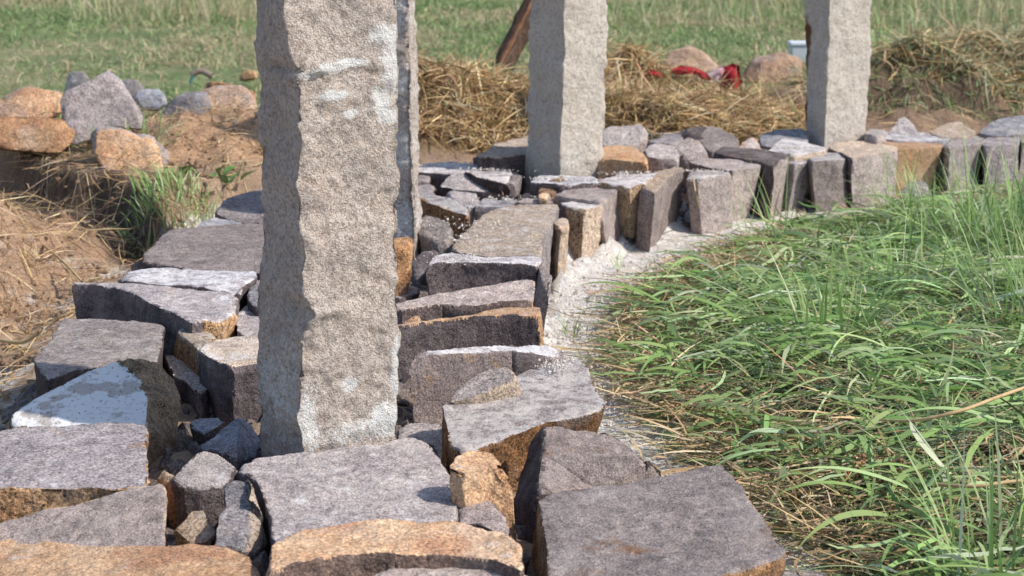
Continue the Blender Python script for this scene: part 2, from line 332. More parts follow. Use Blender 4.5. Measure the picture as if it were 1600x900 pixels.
# ------------------------------------------------------------------ stones
def finish_stone(name, verts, faces, fm, mats, L, amp, label, group, cat='stone', seed=0, chip=1.0, parent=None, cut=1.0):
    """closed polyhedron -> corners knocked off by planes, finely meshed, edges nicked, faces roughened"""
    bm = bmesh.new(); vs = [bm.verts.new(v) for v in verts]
    for k, f in enumerate(faces):
        try: q = bm.faces.new([vs[i] for i in f]); q.material_index = fm[k]
        except ValueError: pass
    bmesh.ops.recalc_face_normals(bm, faces=bm.faces)
    bmesh.ops.triangulate(bm, faces=bm.faces[:])
    for it in range(14):
        le = [e for e in bm.edges if e.calc_length() > L]
        if not le: break
        bmesh.ops.subdivide_edges(bm, edges=le, cuts=1, use_grid_fill=False)
        bmesh.ops.triangulate(bm, faces=[f for f in bm.faces if len(f.verts) > 3], quad_method='SHORT_EDGE', ngon_method='BEAUTY')
    if len(set(fm)) > 1:                               # stains do not stop dead at an edge: let the two sides run into each other
        for it in range(2):
            be = [e for e in bm.edges if len(e.link_faces) == 2 and e.link_faces[0].material_index != e.link_faces[1].material_index]
            if not be: break
            nz = fbm(np.array([(e.verts[0].co+e.verts[1].co)[:] for e in be])*.5+seed, 45, 3, seed+71)
            for e, v in zip(be, nz):
                a, b = e.link_faces
                if a.material_index > b.material_index: a, b = b, a
                if v > .12: a.material_index = b.material_index
                elif v < -.12 and it < 1: b.material_index = a.material_index
    me = bpy.data.meshes.new(name); bm.to_mesh(me); bm.free()
    n = len(me.vertices); co = np.empty(n*3, np.float32); me.vertices.foreach_get('co', co); co = co.reshape(-1, 3).astype(float)
    rg = np.random.default_rng(seed); size = co.max(0)-co.min(0); sc = float(np.sort(size)[1])
    ctr = (co.max(0)+co.min(0))/2
    for k in range(int(13*chip)):
        d = rg.normal(0, 1, 3); d[2] = abs(d[2])*.8+.1; d /= np.linalg.norm(d)
        h = (co@d).max()-cut*min(.0085, sc*.045)*rg.uniform(.2, 1.0)
        over = np.maximum(co@d-h, 0); co -= over[:, None]*d
    s = seed*3.7
    co += np.stack([fbm(co+s+9*k, 7, 2, seed+k) for k in range(3)], 1)*min(.0045, sc*.03)   # slow bends of the faces
    me.vertices.foreach_set('co', co.astype(np.float32).ravel()); me.update()
    me.set_sharp_from_angle(angle=R(28))
    ne = len(me.edges); sh = np.zeros(ne, bool); 
    if 'sharp_edge' in me.attributes: me.attributes['sharp_edge'].data.foreach_get('value', sh)
    ev = np.empty(ne*2, np.int32); me.edges.foreach_get('vertices', ev); ev = ev.reshape(-1, 2)[sh]; one = np.zeros(n); one[ev.ravel()] = 1
    no = np.empty(n*3, np.float32); me.vertices.foreach_get('normal', no); no = no.reshape(-1, 3)
    d = amp*(fbm(co+s, 14, 3, seed)*.8+fbm(co+s, 48, 3, seed+5)*.6+fbm(co+s, 130, 2, seed+9)*.3)
    ridg = fbm(co+s, 22, 2, seed+3); d -= amp*.9*sstep(.02, .0, np.abs(ridg))*sstep(.0, .3, fbm(co+s, 8, 2, seed+4))
    q = fbm(co+s, 12, 2, seed+13)*2.6; st = np.floor(q)+sstep(.82, 1, q-np.floor(q)); d += st*amp*.4
    d -= one*(amp*.25+amp*1.5*np.clip(fbm(co+s, 30, 3, seed+21)+.1, 0, 1))
    co += no*d[:, None]
    me.vertices.foreach_set('co', co.astype(np.float32).ravel())
    for m in mats: me.materials.append(m)
    me.polygons.foreach_set('use_smooth', np.ones(len(me.polygons), bool)); me.update()
    o = bpy.data.objects.new(name, me); COL.objects.link(o)
    if parent: o.parent = parent; return o
    tag(o, label, cat, group); return recentre(o)
seedc = [0]
def zval(zt, y, y0, y1):
    if isinstance(zt, tuple): return zt[0]+(zt[1]-zt[0])*(y-y0)/max(1, y1-y0)
    return zt
GROUP_S = 'rough stones packed along the foundation strip'
def stone(label, top, side, zt, pts, depth=.20, caps=(), amp=.0032, flare=.0, group=GROUP_S, vox=None, name='foundation_stone', sides=None):
    """top outline by pixel at height zt (or back/front heights), extruded down; caps = further faces (material, [(px,py,z)...]) sharing outline points;
    sides = {outline index: material} for single side faces"""
    seedc[0] += 1; sd = seedc[0]
    ys = [p[1] for p in pts]; y0, y1 = min(ys), max(ys)
    V = []; key = {}
    def vid(p):
        k = (p[0], p[1])
        if k not in key:
            zz = p[2] if len(p) > 2 else zval(zt, p[1], y0, y1)
            key[k] = len(V); V.append(P(p[0], p[1], zz))
        return key[k]
    polys = [[vid(p) for p in pts]]; pm = [0]
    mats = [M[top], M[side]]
    def mid(nm):
        if M[nm] not in mats: mats.append(M[nm])
        return mats.index(M[nm])
    for m, cp in caps: polys.append([vid(p) for p in cp]); pm.append(mid(m))
    edges = {}
    for f in polys:                                    # make windings agree (plan view counter clockwise)
        a = 0
        for i in range(len(f)): p, q = V[f[i]], V[f[(i+1) % len(f)]]; a += p.x*q.y-q.x*p.y
        if a < 0: f.reverse()
    for f in polys:
        for i in range(len(f)): edges[(f[i], f[(i+1) % len(f)])] = 1
    bnd = [e for e in edges if (e[1], e[0]) not in edges]
    nxt = {a: b for a, b in bnd}; start = bnd[0][0]; loop = [start]; c = nxt[start]
    while c != start and len(loop) < 200: loop.append(c); c = nxt[c]
    cen = sum((V[i] for i in loop), Vector())/len(loop)
    zb = min(V[i].z for i in loop); zb = min(zb-.03, max(V[i].z for i in loop)-depth)
    faces = [list(f) for f in polys]; fm = list(pm); bot = []
    inv = {v: k for k, v in key.items()}
    for i in loop:
        v = V[i]; r = random.Random(sd*100+i); rs = random.Random(sd*7); lx, ly, lt = rs.uniform(-.028, .028), rs.uniform(-.006, .018), rs.uniform(-.20, 0); w = Vector((v.x, v.y, 0))-Vector((cen.x, cen.y, 0))
        k = flare+lt+r.uniform(-.05, .02)
        bot.append(len(V)); V.append(Vector((v.x+w.x*k+lx, v.y+w.y*k+ly, zb)))
    n = len(loop); sides = sides or {}
    for i in range(n):
        j = (i+1) % n
        mt = 1
        a, b = inv[loop[i]], inv[loop[j]]
        for (si, sm) in sides.items():
            pa = (pts[si][0], pts[si][1]); pb = (pts[(si+1) % len(pts)][0], pts[(si+1) % len(pts)][1])
            if {a, b} == {pa, pb}: mt = mid(sm)
        faces.append([loop[i], loop[j], bot[j], bot[i]][::-1]); fm.append(mt)
    faces.append(bot); fm.append(1)
    D = cen.y
    fr = [P(p[0], p[1], zval(zt, p[1], y0, y1)).y for p in pts if abs(p[1]-y0) < 1 or abs(p[1]-y1) < 1]
    if max(fr)-min(fr) < .03 or P(800, y0, zval(zt, y0, y0, y1)).y < P(800, y1, zval(zt, y1, y0, y1)).y+.03: print('STEEP', label, y1-y0)
    return finish_stone(name, V, faces, fm, mats, vox or max(.0075, .0024*D), amp, label, group, seed=sd)
def upstone(label, mt, side, Y, pts, thick=.12, tilt=0.0, bulge=.012, group='loose rocks lying behind the strip', amp=.006, name='loose_rock', extra=None, cut=2.0):
    """standing block: front outline by pixel at distance Y (leaning back by tilt), with its own thickness"""
    seedc[0] += 1; sd = seedc[0]
    ys = [p[1] for p in pts]; yb = max(ys); yt = min(ys)
    cx = sum(p[0] for p in pts)/len(pts); cy = sum(ys)/len(ys)
    A = [PY(p[0], p[1], Y+tilt*(yb-p[1])/(yb-yt)) for p in pts]
    B = [PY(cx+(p[0]-cx)*.95, cy+(p[1]-cy)*.95, Y+tilt*(yb-p[1])/(yb-yt)-bulge) for p in pts]
    C = [PY(cx+(p[0]-cx)*.93, cy+(p[1]-cy)*.93+4, Y+tilt*(yb-p[1])/(yb-yt)+thick) for p in pts]
    V = B+A+C; n = len(pts); F = [list(range(n))]; fm = [0]
    for i in range(n):
        j = (i+1) % n; F.append([i, j, n+j, n+i]); fm.append(0)
        F.append([n+i, n+j, 2*n+j, 2*n+i]); fm.append(1)
    F.append(list(range(2*n, 3*n))[::-1]); fm.append(1)
    return finish_stone(name, V, F, fm, [M[mt], M[side]], max(.010, .0022*Y), amp*.8, label, group, seed=sd, cat='rock', chip=.6+.5*cut, cut=cut)
exec_stones = True
# --- bottom rows, left
stone('long tan and orange stone lying along the bottom left edge of the strip', 'orange', 'brown', .135,
      [(-60, 838), (0, 834), (60, 843), (130, 850), (260, 854), (335, 848), (378, 850), (398, 870), (412, 905), (420, 950), (-60, 950)])
stone('mauve wedge whose ridge climbs to the right, behind the long tan stone at bottom left', 'plum', 'sand', (.17, .13),
      [(-40, 826), (0, 813), (60, 799), (140, 781), (200, 765), (240, 754), (262, 750), (265, 800), (261, 862), (130, 860), (-40, 850)])
stone('wide mauve slab with a crumbly orange front edge, before the white painted stone', 'plum', 'rust', .155,
      [(-50, 680), (0, 672), (15, 664), (70, 657), (150, 655), (226, 658), (232, 668), (228, 700), (235, 740), (233, 754), (180, 760), (90, 757), (-50, 757)])
stone('stone with a white painted triangular face and brown rounded end, left of the nearest post', 'white', 'brown', (.178, .122),
      [(15, 643), (60, 617), (120, 581), (185, 562), (218, 590), (230, 625), (230, 668), (150, 672), (15, 668)],
      caps=[('brown', [(185, 562), (215, 557, .19), (252, 562, .175), (274, 592, .15), (284, 625, .125), (277, 690, .07), (240, 748, .02), (230, 668), (230, 625), (218, 590)])])
stone('mauve grey slab with a scooped front, just behind the white painted stone', 'pale', 'dark', .15,
      [(50, 557), (74, 537), (90, 503), (100, 494), (160, 494), (215, 499), (258, 504), (254, 535), (249, 563), (195, 568), (120, 577), (69, 590)])
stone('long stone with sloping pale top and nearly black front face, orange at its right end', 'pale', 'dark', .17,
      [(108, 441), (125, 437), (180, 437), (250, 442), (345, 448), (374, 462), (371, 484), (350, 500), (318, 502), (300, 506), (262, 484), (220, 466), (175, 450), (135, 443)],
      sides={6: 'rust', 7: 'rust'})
stone('slab whitened all over with lime dust, behind the long black fronted stone', 'dusty', 'dark', .178,
      [(185, 432), (200, 421), (235, 416), (330, 420), (400, 424), (402, 433), (385, 440), (372, 452), (330, 448), (250, 442), (190, 438)])
stone('broad mauve slab at left, its right end tucked behind the nearest post', 'plum', 'dark', .165,
      [(218, 407), (222, 395), (245, 375), (266, 357), (320, 352), (385, 348), (425, 352), (430, 424), (395, 424), (300, 420), (262, 415), (224, 411)])
stone('dark purple rock peaking behind the nearest post, at the back left edge of the strip', 'plum', 'dark', (.19, .14),
      [(335, 331), (350, 314), (375, 297), (405, 291), (430, 292), (432, 350), (385, 348), (352, 342)])
stone('thin pale blue chip between the broad mauve slab and the dark purple rock', 'blue', 'grey', .15,
      [(300, 354), (318, 341), (335, 337), (380, 346), (385, 354), (320, 360)], depth=.1)
stone('small pinkish grey stone touching the left side of the nearest post, beside the orange end', 'pale', 'grey', .145,
      [(371, 490), (380, 479), (402, 476), (425, 478), (425, 524), (400, 523), (372, 522)])
stone('narrow lavender stone between the lime whitened slab and the nearest post', 'grey', 'dark', .165,
      [(388, 445), (398, 434), (425, 434), (425, 482), (400, 480), (389, 470)])
stone('small orange topped stone with a brown left face, behind the dark stone hugging the post', 'sand', 'rust', .15,
      [(273, 518), (285, 508), (300, 505), (330, 514), (346, 522), (326, 533), (312, 546), (292, 530)])
stone('dark upright stone with a sandy top hugging the left side of the nearest post', 'sand', 'dark', .16,
      [(310, 545), (325, 535), (345, 527), (402, 522), (425, 522), (425, 560), (402, 563), (366, 569), (345, 566), (326, 556)])
stone('low peach coloured stone between the painted stone and the dark upright stone', 'sand', 'dark', .10,
      [(257, 556), (264, 550), (300, 563), (322, 580), (327, 608), (305, 614), (290, 592), (270, 585)])
stone('tiny black stone block in the gap right of the painted stone', 'dark', 'dark', .075,
      [(279, 592), (290, 586), (304, 589), (303, 600), (282, 601)], depth=.1)
stone('small brown chip lying deep in the gap right of the painted stone', 'brown', 'dark', .04,
      [(276, 643), (290, 632), (304, 628), (320, 648), (312, 664), (278, 667)], depth=.08)
stone('flat bluish chip resting beside the grey peaked stone near the post', 'blue', 'dark', .085,
      [(294, 660), (303, 651), (345, 649), (352, 658), (338, 668), (318, 677), (298, 670)], depth=.07)
stone('grey peaked stone leaning at the left foot of the nearest post', 'grey', 'dark', (.11, .07),
      [(300, 693), (330, 675), (358, 654), (376, 644), (370, 690, .10), (369, 724), (345, 708), (318, 702)],
      caps=[('grey', [(376, 644), (396, 656, .09), (402, 672, .08), (420, 708, .045), (400, 717, .05), (369, 724), (370, 690, .10)])])
stone('flat dark chip under the grey peaked stone', 'grey', 'dark', .04,
      [(252, 733), (268, 708), (300, 694), (322, 702), (300, 722), (276, 740)], depth=.08)
stone('pale ridged stone with a dark underside, left end of the big slab before the post', 'pale', 'dark', (.14, .12),
      [(268, 748), (292, 722), (318, 699), (342, 706), (368, 723), (362, 742), (345, 754), (312, 760), (284, 758)])
stone('small peach splinter beside the tip of the mauve wedge', 'sand', 'orange', (.13, .10),
      [(247, 742), (256, 731), (272, 735), (290, 750), (300, 764), (268, 768)], depth=.12)
stone('small stone with a beige cap sitting in the dark hole at lower left', 'sand', 'brown', (.112, .08),
      [(270, 824), (288, 806), (302, 793), (318, 791), (331, 812), (337, 829), (328, 846), (300, 850)], depth=.08)
stone('dark chip at the bottom of the hole at lower left', 'dark', 'dark', .06, [(255, 842), (265, 826), (290, 832), (310, 850), (290, 862), (258, 862)], depth=.06)
stone('narrow bluish wedge with a pale right face, left of the big slab before the post', 'grey', 'dark', (.15, .10),
      [(346, 752), (360, 738), (384, 741), (391, 795), (396, 862), (372, 862), (334, 852), (341, 805), (349, 788)],
      caps=[('sand', [(384, 741), (398, 772, .15), (414, 818, .11), (424, 852, .08), (416, 874, .06), (396, 862), (391, 795)])])
stone('big mauve slab directly in front of the nearest post', 'pale', 'dark', .128,
      [(362, 728), (400, 713), (465, 705), (540, 699), (600, 694), (624, 684), (660, 683), (676, 697), (692, 722), (712, 752), (716, 812), (650, 835), (540, 850), (430, 862), (419, 803), (401, 752)], depth=.16)
stone('long orange topped stone with dark red front along the bottom centre', 'orange', 'umber', .165,
      [(410, 896), (424, 852), (445, 835), (480, 822), (540, 815), (640, 806), (740, 811), (790, 828), (812, 848), (823, 892), (770, 872), (720, 866), (650, 864), (590, 862), (520, 868), (450, 884)])
stone('grey beige stone cut by the bottom edge, before the long orange stone', 'pale', 'brown', .145,
      [(560, 912), (600, 882), (640, 865), (690, 864), (760, 874), (815, 888), (850, 910), (850, 960), (540, 960)])
stone('large smooth grey brown slab at bottom right of the strip, beside the grass', 'plum', 'rust', .14,
      [(838, 772), (862, 767), (950, 757), (1040, 742), (1112, 723), (1132, 721), (1150, 741), (1182, 792), (1208, 832), (1236, 860), (1232, 868), (1190, 882), (1130, 902), (1060, 925), (855, 930), (850, 840)])
stone('mauve stone with a two step top and dark left flank, behind the large smooth slab', 'plum', 'dark', (.168, .15),
      [(850, 669), (885, 667), (948, 672), (985, 692), (1012, 712), (940, 716), (848, 713)],
      caps=[('plum', [(848, 713), (940, 716), (1012, 712), (1036, 727, .13), (1034, 752, .11), (940, 768, .11), (838, 780, .115)]),
            ('dark', [(850, 669), (848, 713), (838, 780), (842, 905, .0), (815, 868, .03), (796, 800, .065), (811, 745, .10), (832, 693, .14)])])
stone('low mauve tip at the bottom edge, right of the large smooth slab', 'pale', 'brown', .03,
      [(1190, 905), (1230, 886), (1265, 883), (1310, 900), (1320, 940), (1200, 940)], depth=.1)
stone('speckled grey stone with a thick rusty front edge, right of the nearest post', 'dusty', 'deeprust', .152,
      [(690, 636), (702, 628), (760, 603), (830, 578), (878, 562), (905, 558), (918, 566), (930, 595), (948, 636), (946, 643), (860, 660), (790, 684), (735, 706), (712, 715), (700, 690)])
stone('flat pale flake leaning on the speckled stone with the rusty edge', 'pale', 'sand', (.20, .16),
      [(702, 628), (706, 605), (735, 584), (768, 569), (792, 568), (808, 580), (804, 592), (768, 608), (730, 622)], depth=.035)
stone('upright brownish slab with yellow spotted front face, right of the nearest post', 'dusty', 'lichen', .17,
      [(636, 550, .178), (672, 543, .174), (735, 540, .167), (800, 537, .158), (860, 540, .15), (884, 552, .143), (872, 558, .143), (800, 548, .154), (735, 549, .163), (690, 551, .17)], depth=.25)
stone('grey flat stone sunk at the right foot of the nearest post', 'grey', 'dark', (.08, .06),
      [(620, 665), (645, 655), (690, 662), (706, 690), (708, 722), (690, 716), (674, 697), (640, 690), (620, 690)], depth=.1)
stone('round orange cobble between the speckled stone and the big slab', 'orange', 'orange', (.185, .175),
      [(699, 732), (715, 714), (742, 706), (766, 710), (784, 728), (768, 730), (722, 741)],
      caps=[('rust', [(699, 732), (722, 741), (768, 730), (784, 728), (801, 752, .155), (799, 768, .14), (776, 782, .122), (745, 772, .13), (718, 752, .15)])])
stone('small grey wedge below the round orange cobble', 'plum', 'dark', (.14, .11),
      [(712, 762), (722, 753), (745, 759), (770, 784), (792, 806), (802, 842), (770, 830), (745, 820), (714, 818)])
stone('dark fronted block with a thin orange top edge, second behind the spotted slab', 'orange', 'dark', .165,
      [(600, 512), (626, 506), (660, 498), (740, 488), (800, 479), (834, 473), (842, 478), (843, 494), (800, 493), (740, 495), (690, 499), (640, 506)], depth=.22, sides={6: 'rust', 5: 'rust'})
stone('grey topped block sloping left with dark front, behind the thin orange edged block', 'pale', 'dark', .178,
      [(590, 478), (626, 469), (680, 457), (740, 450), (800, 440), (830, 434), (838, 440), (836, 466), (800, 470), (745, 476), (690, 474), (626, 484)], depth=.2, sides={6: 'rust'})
stone('tiny orange pebble wedged between the two dark fronted blocks', 'orange', 'orange', (.165, .15), [(622, 496), (635, 490), (655, 492), (661, 500), (640, 505), (622, 504)], depth=.03)
stone('dark block splashed with white lime on its front and top, third from the nearest post', 'dusty', 'dark', .165,
      [(661, 412), (668, 402), (700, 393), (760, 399), (846, 396), (851, 408), (842, 413), (780, 410), (720, 409)], depth=.22)
stone('narrow upright plum stone closing the right end of the lime splashed block', 'plum', 'plum', .155,
      [(838, 408), (850, 400), (864, 430), (858, 442), (844, 436)], depth=.2)
stone('sandy stone with a lime dusted flat top in the bend of the strip', 'sand', 'plum', .158,
      [(700, 386), (735, 352), (760, 331), (800, 321), (870, 318), (874, 323), (860, 356), (849, 374), (845, 396), (760, 399), (715, 394)], depth=.2)
stone('narrow tan slab squeezed upright between the sandy stone and the cream faced block', 'sand', 'sand', .15, [(862, 346), (876, 340), (890, 341), (893, 349), (878, 354)], depth=.2)
stone('block with a smooth cream face and a dark left flank, right of the sandy stone', 'dusty', 'sand', .15,
      [(868, 315), (900, 311), (942, 317), (943, 320), (912, 327), (884, 322)], depth=.2, sides={4: 'brown', 5: 'dark'})
stone('long purple stone with a pointed top and lit right flank, behind the cream faced block', 'plum', 'plum', .158,
      [(862, 305), (910, 285), (945, 277), (980, 276), (985, 282), (942, 316), (905, 310)], depth=.2)
stone('rusty brown stone leaning behind the long purple stone at the third post', 'brown', 'brown', (.18, .15), [(836, 302), (856, 281), (878, 272), (896, 279), (882, 292), (862, 303)], depth=.15)
stone('thin plum stone standing between the long purple stone and the tall brown tinged one', 'plum', 'plum', .145, [(982, 296), (996, 290), (1016, 293), (1017, 299), (992, 306)], depth=.19)
stone('tall plum stone with rounded brown tinged top, first of the straight outer row', 'sand', 'plum', .17,
      [(1000, 293), (1012, 274), (1035, 265), (1062, 257), (1070, 263), (1050, 274), (1024, 300)], depth=.2)
stone('square pinkish stone crusted with lime on top, second of the straight outer row', 'dusty', 'pale', .16, [(1069, 277), (1075, 267), (1105, 262), (1142, 266), (1143, 271), (1088, 280)], depth=.2)
stone('light grey stone with a black left flank, third of the straight outer row', 'plum', 'pale', .163,
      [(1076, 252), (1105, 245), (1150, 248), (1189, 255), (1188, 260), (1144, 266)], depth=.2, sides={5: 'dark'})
stone('small brown stone low in the gap of the outer row', 'brown', 'brown', .08, [(1186, 275), (1196, 268), (1207, 270), (1204, 280), (1192, 284)], depth=.12)
stone('wide stone with a broad black left flank in the middle of the outer row', 'dark', 'pale', .17,
      [(1113, 238), (1128, 229), (1180, 230), (1228, 236), (1236, 243), (1212, 258)], depth=.2, sides={5: 'dark', 0: 'dark'})
stone('pinkish stone with a flat face, left half of the pair before the fourth post', 'dusty', 'pale', .152, [(1226, 252), (1240, 243), (1266, 240), (1270, 250), (1244, 256)], depth=.2)
stone('pale square stone with a dusty top, right half of the pair before the fourth post', 'dusty', 'pale', .158, [(1258, 246), (1268, 239), (1324, 239), (1329, 243), (1318, 250), (1266, 253)], depth=.2)
stone('stone with a tan top and black wedge shaped left flank, under the fourth post', 'sand', 'pale', .165,
      [(1290, 230), (1300, 222), (1375, 221), (1406, 226), (1402, 236), (1331, 247)], depth=.2, sides={5: 'dark'})
stone('orange block with a sunlit face, right of the fourth post', 'orange', 'orange', .165, [(1370, 222), (1410, 215), (1462, 217), (1476, 222), (1472, 228), (1402, 235)], depth=.2)
stone('plum stone right of the orange block, half hidden by grass', 'pale', 'plum', .165, [(1474, 226), (1490, 213), (1525, 208), (1540, 214), (1532, 224), (1484, 231)], depth=.2)
stone('pinkish block with grass in front, second right of the orange block', 'pale', 'plum', .16, [(1530, 222), (1548, 211), (1590, 208), (1600, 214), (1592, 224), (1540, 229)], depth=.2)
stone('grey block with grass before it at the right picture edge of the outer row', 'pale', 'plum', .16, [(1592, 218), (1605, 207), (1660, 205), (1670, 215), (1600, 224)], depth=.2)
# --- inner rows by the posts
stone('lavender rock just right of the third post, above the yellow one', 'grey', 'plum', (.225, .16),
      [(930, 206), (958, 195), (1006, 193), (1014, 204), (1006, 222), (985, 231), (930, 226)])
stone('rounded yellow ochre stone at the right foot of the third post', 'orange', 'orange', .20,
      [(930, 232), (955, 227), (990, 229), (1006, 240), (1013, 254), (985, 252), (930, 248)], amp=.0045)
stone('plain pinkish grey stone right of the yellow ochre stone', 'pale', 'plum', (.20, .165), [(1006, 230), (1020, 220), (1050, 223), (1063, 236), (1061, 250), (1035, 250), (1012, 244)])
stone('flat grey stone behind the plain pinkish grey stone', 'grey', 'grey', .19, [(1012, 222), (1040, 209), (1062, 208), (1072, 218), (1050, 224)], depth=.12)
stone('small stone with an orange back edge, between the pinkish stone and the purple peak', 'pale', 'pale', (.20, .14), [(1050, 226), (1073, 214), (1090, 216), (1106, 242), (1096, 250), (1068, 252)], sides={0: 'orange'})
stone('purple peaked rock with a black upper left face in the inner row', 'plum', 'plum', (.20, .15), [(1102, 196), (1128, 198), (1156, 216), (1150, 236), (1108, 238), (1096, 225)],
      caps=[('dark', [(1102, 196), (1096, 225), (1062, 216, .17), (1052, 206, .185), (1070, 199, .2)])])
stone('small orange edged triangular stone in the inner row', 'pale', 'orange', (.185, .14), [(1148, 236), (1160, 222), (1172, 213), (1182, 216), (1197, 238), (1180, 244)])
stone('pale blue block with a straight top, left foot of the fourth post', 'blue', 'blue', (.19, .15), [(1184, 208), (1192, 201), (1250, 200), (1262, 203), (1262, 224), (1205, 230), (1188, 226)])
stone('scooped tan stone with a white rim, in front of the fourth post', 'dusty', 'sand', .172, [(1200, 234), (1226, 213), (1242, 219), (1292, 226), (1290, 236), (1240, 242)], depth=.14)
stone('flat lavender stone with lime dust, right foot of the fourth post', 'dusty', 'grey', .17, [(1345, 215), (1370, 204), (1440, 206), (1492, 212), (1475, 220), (1400, 219)], depth=.12)
stone('grey pyramid shaped stone right of the fourth post', 'grey', 'grey', (.21, .16), [(1381, 213), (1396, 196), (1413, 180), (1422, 184), (1444, 210), (1420, 217)])
stone('small stone half hidden at the right side of the fourth post', 'grey', 'grey', .19, [(1350, 208), (1358, 198), (1378, 200), (1386, 210), (1370, 214)])
stone('low tan stone behind the row at right, beyond the grey pyramid stone', 'sand', 'sand', (.20, .17), [(1454, 207), (1472, 192), (1498, 187), (1526, 204), (1510, 214), (1470, 215)])
stone('long blue grey stone at the right picture edge behind the row', 'blue', 'grey', (.20, .17), [(1524, 206), (1550, 188), (1600, 178), (1640, 180), (1640, 205), (1560, 212)])
# --- left of the third post
stone('flat stone with a thick white lime crust, left of the third post', 'dusty', 'dark', .165, [(640, 262), (660, 254), (700, 252), (780, 261), (806, 270), (796, 283), (730, 273), (640, 268)])
stone('small grey block standing left of the foot of the third post', 'plum', 'plum', .16, [(772, 276), (780, 267), (808, 266), (816, 275), (812, 284), (780, 284)])
stone('smooth domed grey stone with an orange right rim, between the second and third posts', 'grey', 'dark', (.18, .14),
      [(682, 288), (694, 273), (722, 268), (742, 281), (762, 293), (786, 305), (750, 304), (710, 296)], caps=[('orange', [(722, 268), (735, 270, .185), (790, 303, .15), (786, 305), (762, 293), (742, 281)])])
stone('smaller grey flake in front of the domed grey stone', 'pale', 'grey', (.15, .13), [(698, 298), (715, 297), (742, 300), (753, 320), (725, 324), (706, 312)], depth=.12)
stone('white dusted stone with an orange front edge, right of the second post', 'dusty', 'rust', (.165, .15), [(655, 308), (676, 302), (710, 311), (738, 326), (736, 337), (700, 326), (665, 314)], depth=.10)
stone('rounded grey stone right of the foot of the second post', 'grey', 'grey', (.15, .10), [(648, 345), (664, 334), (690, 340), (706, 360), (700, 378), (684, 382), (655, 362)])
stone('dark rounded stone in shadow behind the lime splashed block', 'dark', 'dark', (.11, .06), [(640, 408), (660, 390), (682, 386), (692, 396), (672, 420), (650, 440)])
stone('small dark block touching the second post, beside the flat lime crusted stone', 'plum', 'dark', .155, [(640, 274), (655, 266), (672, 267), (674, 280), (645, 284)])
stone('grey block at the right side of the second post', 'pale', 'dark', .14, [(640, 296), (655, 286), (682, 288), (682, 302), (660, 312), (640, 312)])
stone('stone with a sandy top and pitch dark shaded front, left of the third post', 'sand', 'dark', .20, [(744, 243), (775, 224), (822, 212), (840, 212), (840, 240), (790, 246), (754, 248)])
stone('low black stone in the shade of the third post', 'dark', 'dark', .165, [(740, 248), (752, 240), (780, 244), (794, 258), (788, 266), (748, 260)])
stone('thin dark stone with lime crumbs against the foot of the third post', 'dusty', 'dark', .175, [(826, 283), (838, 273), (880, 273), (940, 275), (938, 283), (890, 288)], depth=.12)
stone('lime dusted brown stone before the third post, behind the tall plum stone', 'dusty', 'brown', .175, [(930, 283), (950, 273), (1010, 270), (1030, 268), (1012, 286), (984, 292)], depth=.15)
stone('upright bright orange stone showing between the nearest and second posts', 'rust', 'rust', .20, [(600, 380), (615, 370), (640, 369), (646, 374), (645, 382), (610, 388)], depth=.25)
stone('small dark stone low behind the nearest post on its right side', 'grey', 'dark', .09, [(610, 452), (630, 444), (655, 446), (658, 456), (630, 464), (610, 464)], depth=.1)
stone('small brown pebble among lime crumbs, left of the rusty leaning stone', 'sand', 'brown', .12, [(812, 304), (822, 300), (832, 304), (828, 310), (816, 310)], depth=.05)
stone('small brown pebble just before the rusty leaning stone', 'orange', 'brown', .16, [(840, 303), (850, 299), (860, 303), (855, 309), (842, 309)], depth=.05)
stone('chunk of lime and stone behind the sandy stone', 'dusty', 'grey', .135, [(740, 322), (760, 305), (800, 308), (818, 314), (790, 322)], depth=.1)
stone('thin dark stone behind the sandy stone, running to the cream faced block', 'plum', 'dark', .14, [(800, 316), (820, 309), (870, 308), (876, 315), (840, 320)], depth=.15)
# hidden bed stones fill the dark joints
stone('low stone in the dark gap right of the nearest post', 'dark', 'dark', .04, [(745, 800), (790, 780), (820, 830), (815, 905), (770, 880)], depth=.1)
stone('dark round boulder lying in the grass in front of the outer row', 'grey', 'dark', (.11, .05), [(1404, 300), (1415, 284), (1432, 276), (1450, 282), (1460, 303), (1435, 316), (1412, 314)], depth=.14, amp=.006, name='loose_rock', group='loose rocks lying off the strip')
# --- loose rocks, left background
upstone('tall tilted mauve slab standing on its corner at upper left', 'plum', 'grey', 5.75, [(90, 150), (135, 126), (172, 105), (182, 108), (205, 145), (231, 192), (228, 202), (180, 200), (135, 222), (112, 228), (98, 195)], .07, .10, .008)
upstone('long flat orange rock at the left picture edge, before the tilted mauve slab', 'orange', 'rust', 5.72, [(-30, 188), (0, 181), (60, 182), (112, 186), (122, 196), (118, 222), (96, 240), (30, 236), (-30, 232)], .14, .05)
upstone('orange triangular rock leaning right of the tilted mauve slab', 'orange', 'plum', 5.4, [(138, 205), (158, 191), (205, 203), (238, 213), (262, 232), (269, 245), (256, 270), (215, 280), (165, 268), (142, 232)], .12, .08)
upstone('humped orange rock behind the long flat orange one', 'orange', 'soilrock', 6.2, [(5, 150), (22, 137), (45, 133), (75, 140), (102, 141), (100, 175), (60, 190), (10, 190)], .2, .08)
upstone('pinkish brown rock at the far left edge, over the long flat orange rock', 'soilrock', 'rust', 5.9, [(-30, 150), (5, 150), (22, 158), (50, 170), (54, 186), (20, 192), (-30, 190)], .15, .05)
upstone('weathered square grey block standing in the field behind the tilted slab', 'grey', 'grey', 7.9, [(102, 122), (108, 113), (132, 111), (138, 116), (138, 142), (120, 150), (102, 146)], .12)
upstone('grey lump with a notch, right behind the tilted slab', 'grey', 'grey', 7.6, [(186, 130), (198, 122), (215, 126), (226, 138), (222, 156), (200, 160)], .12)
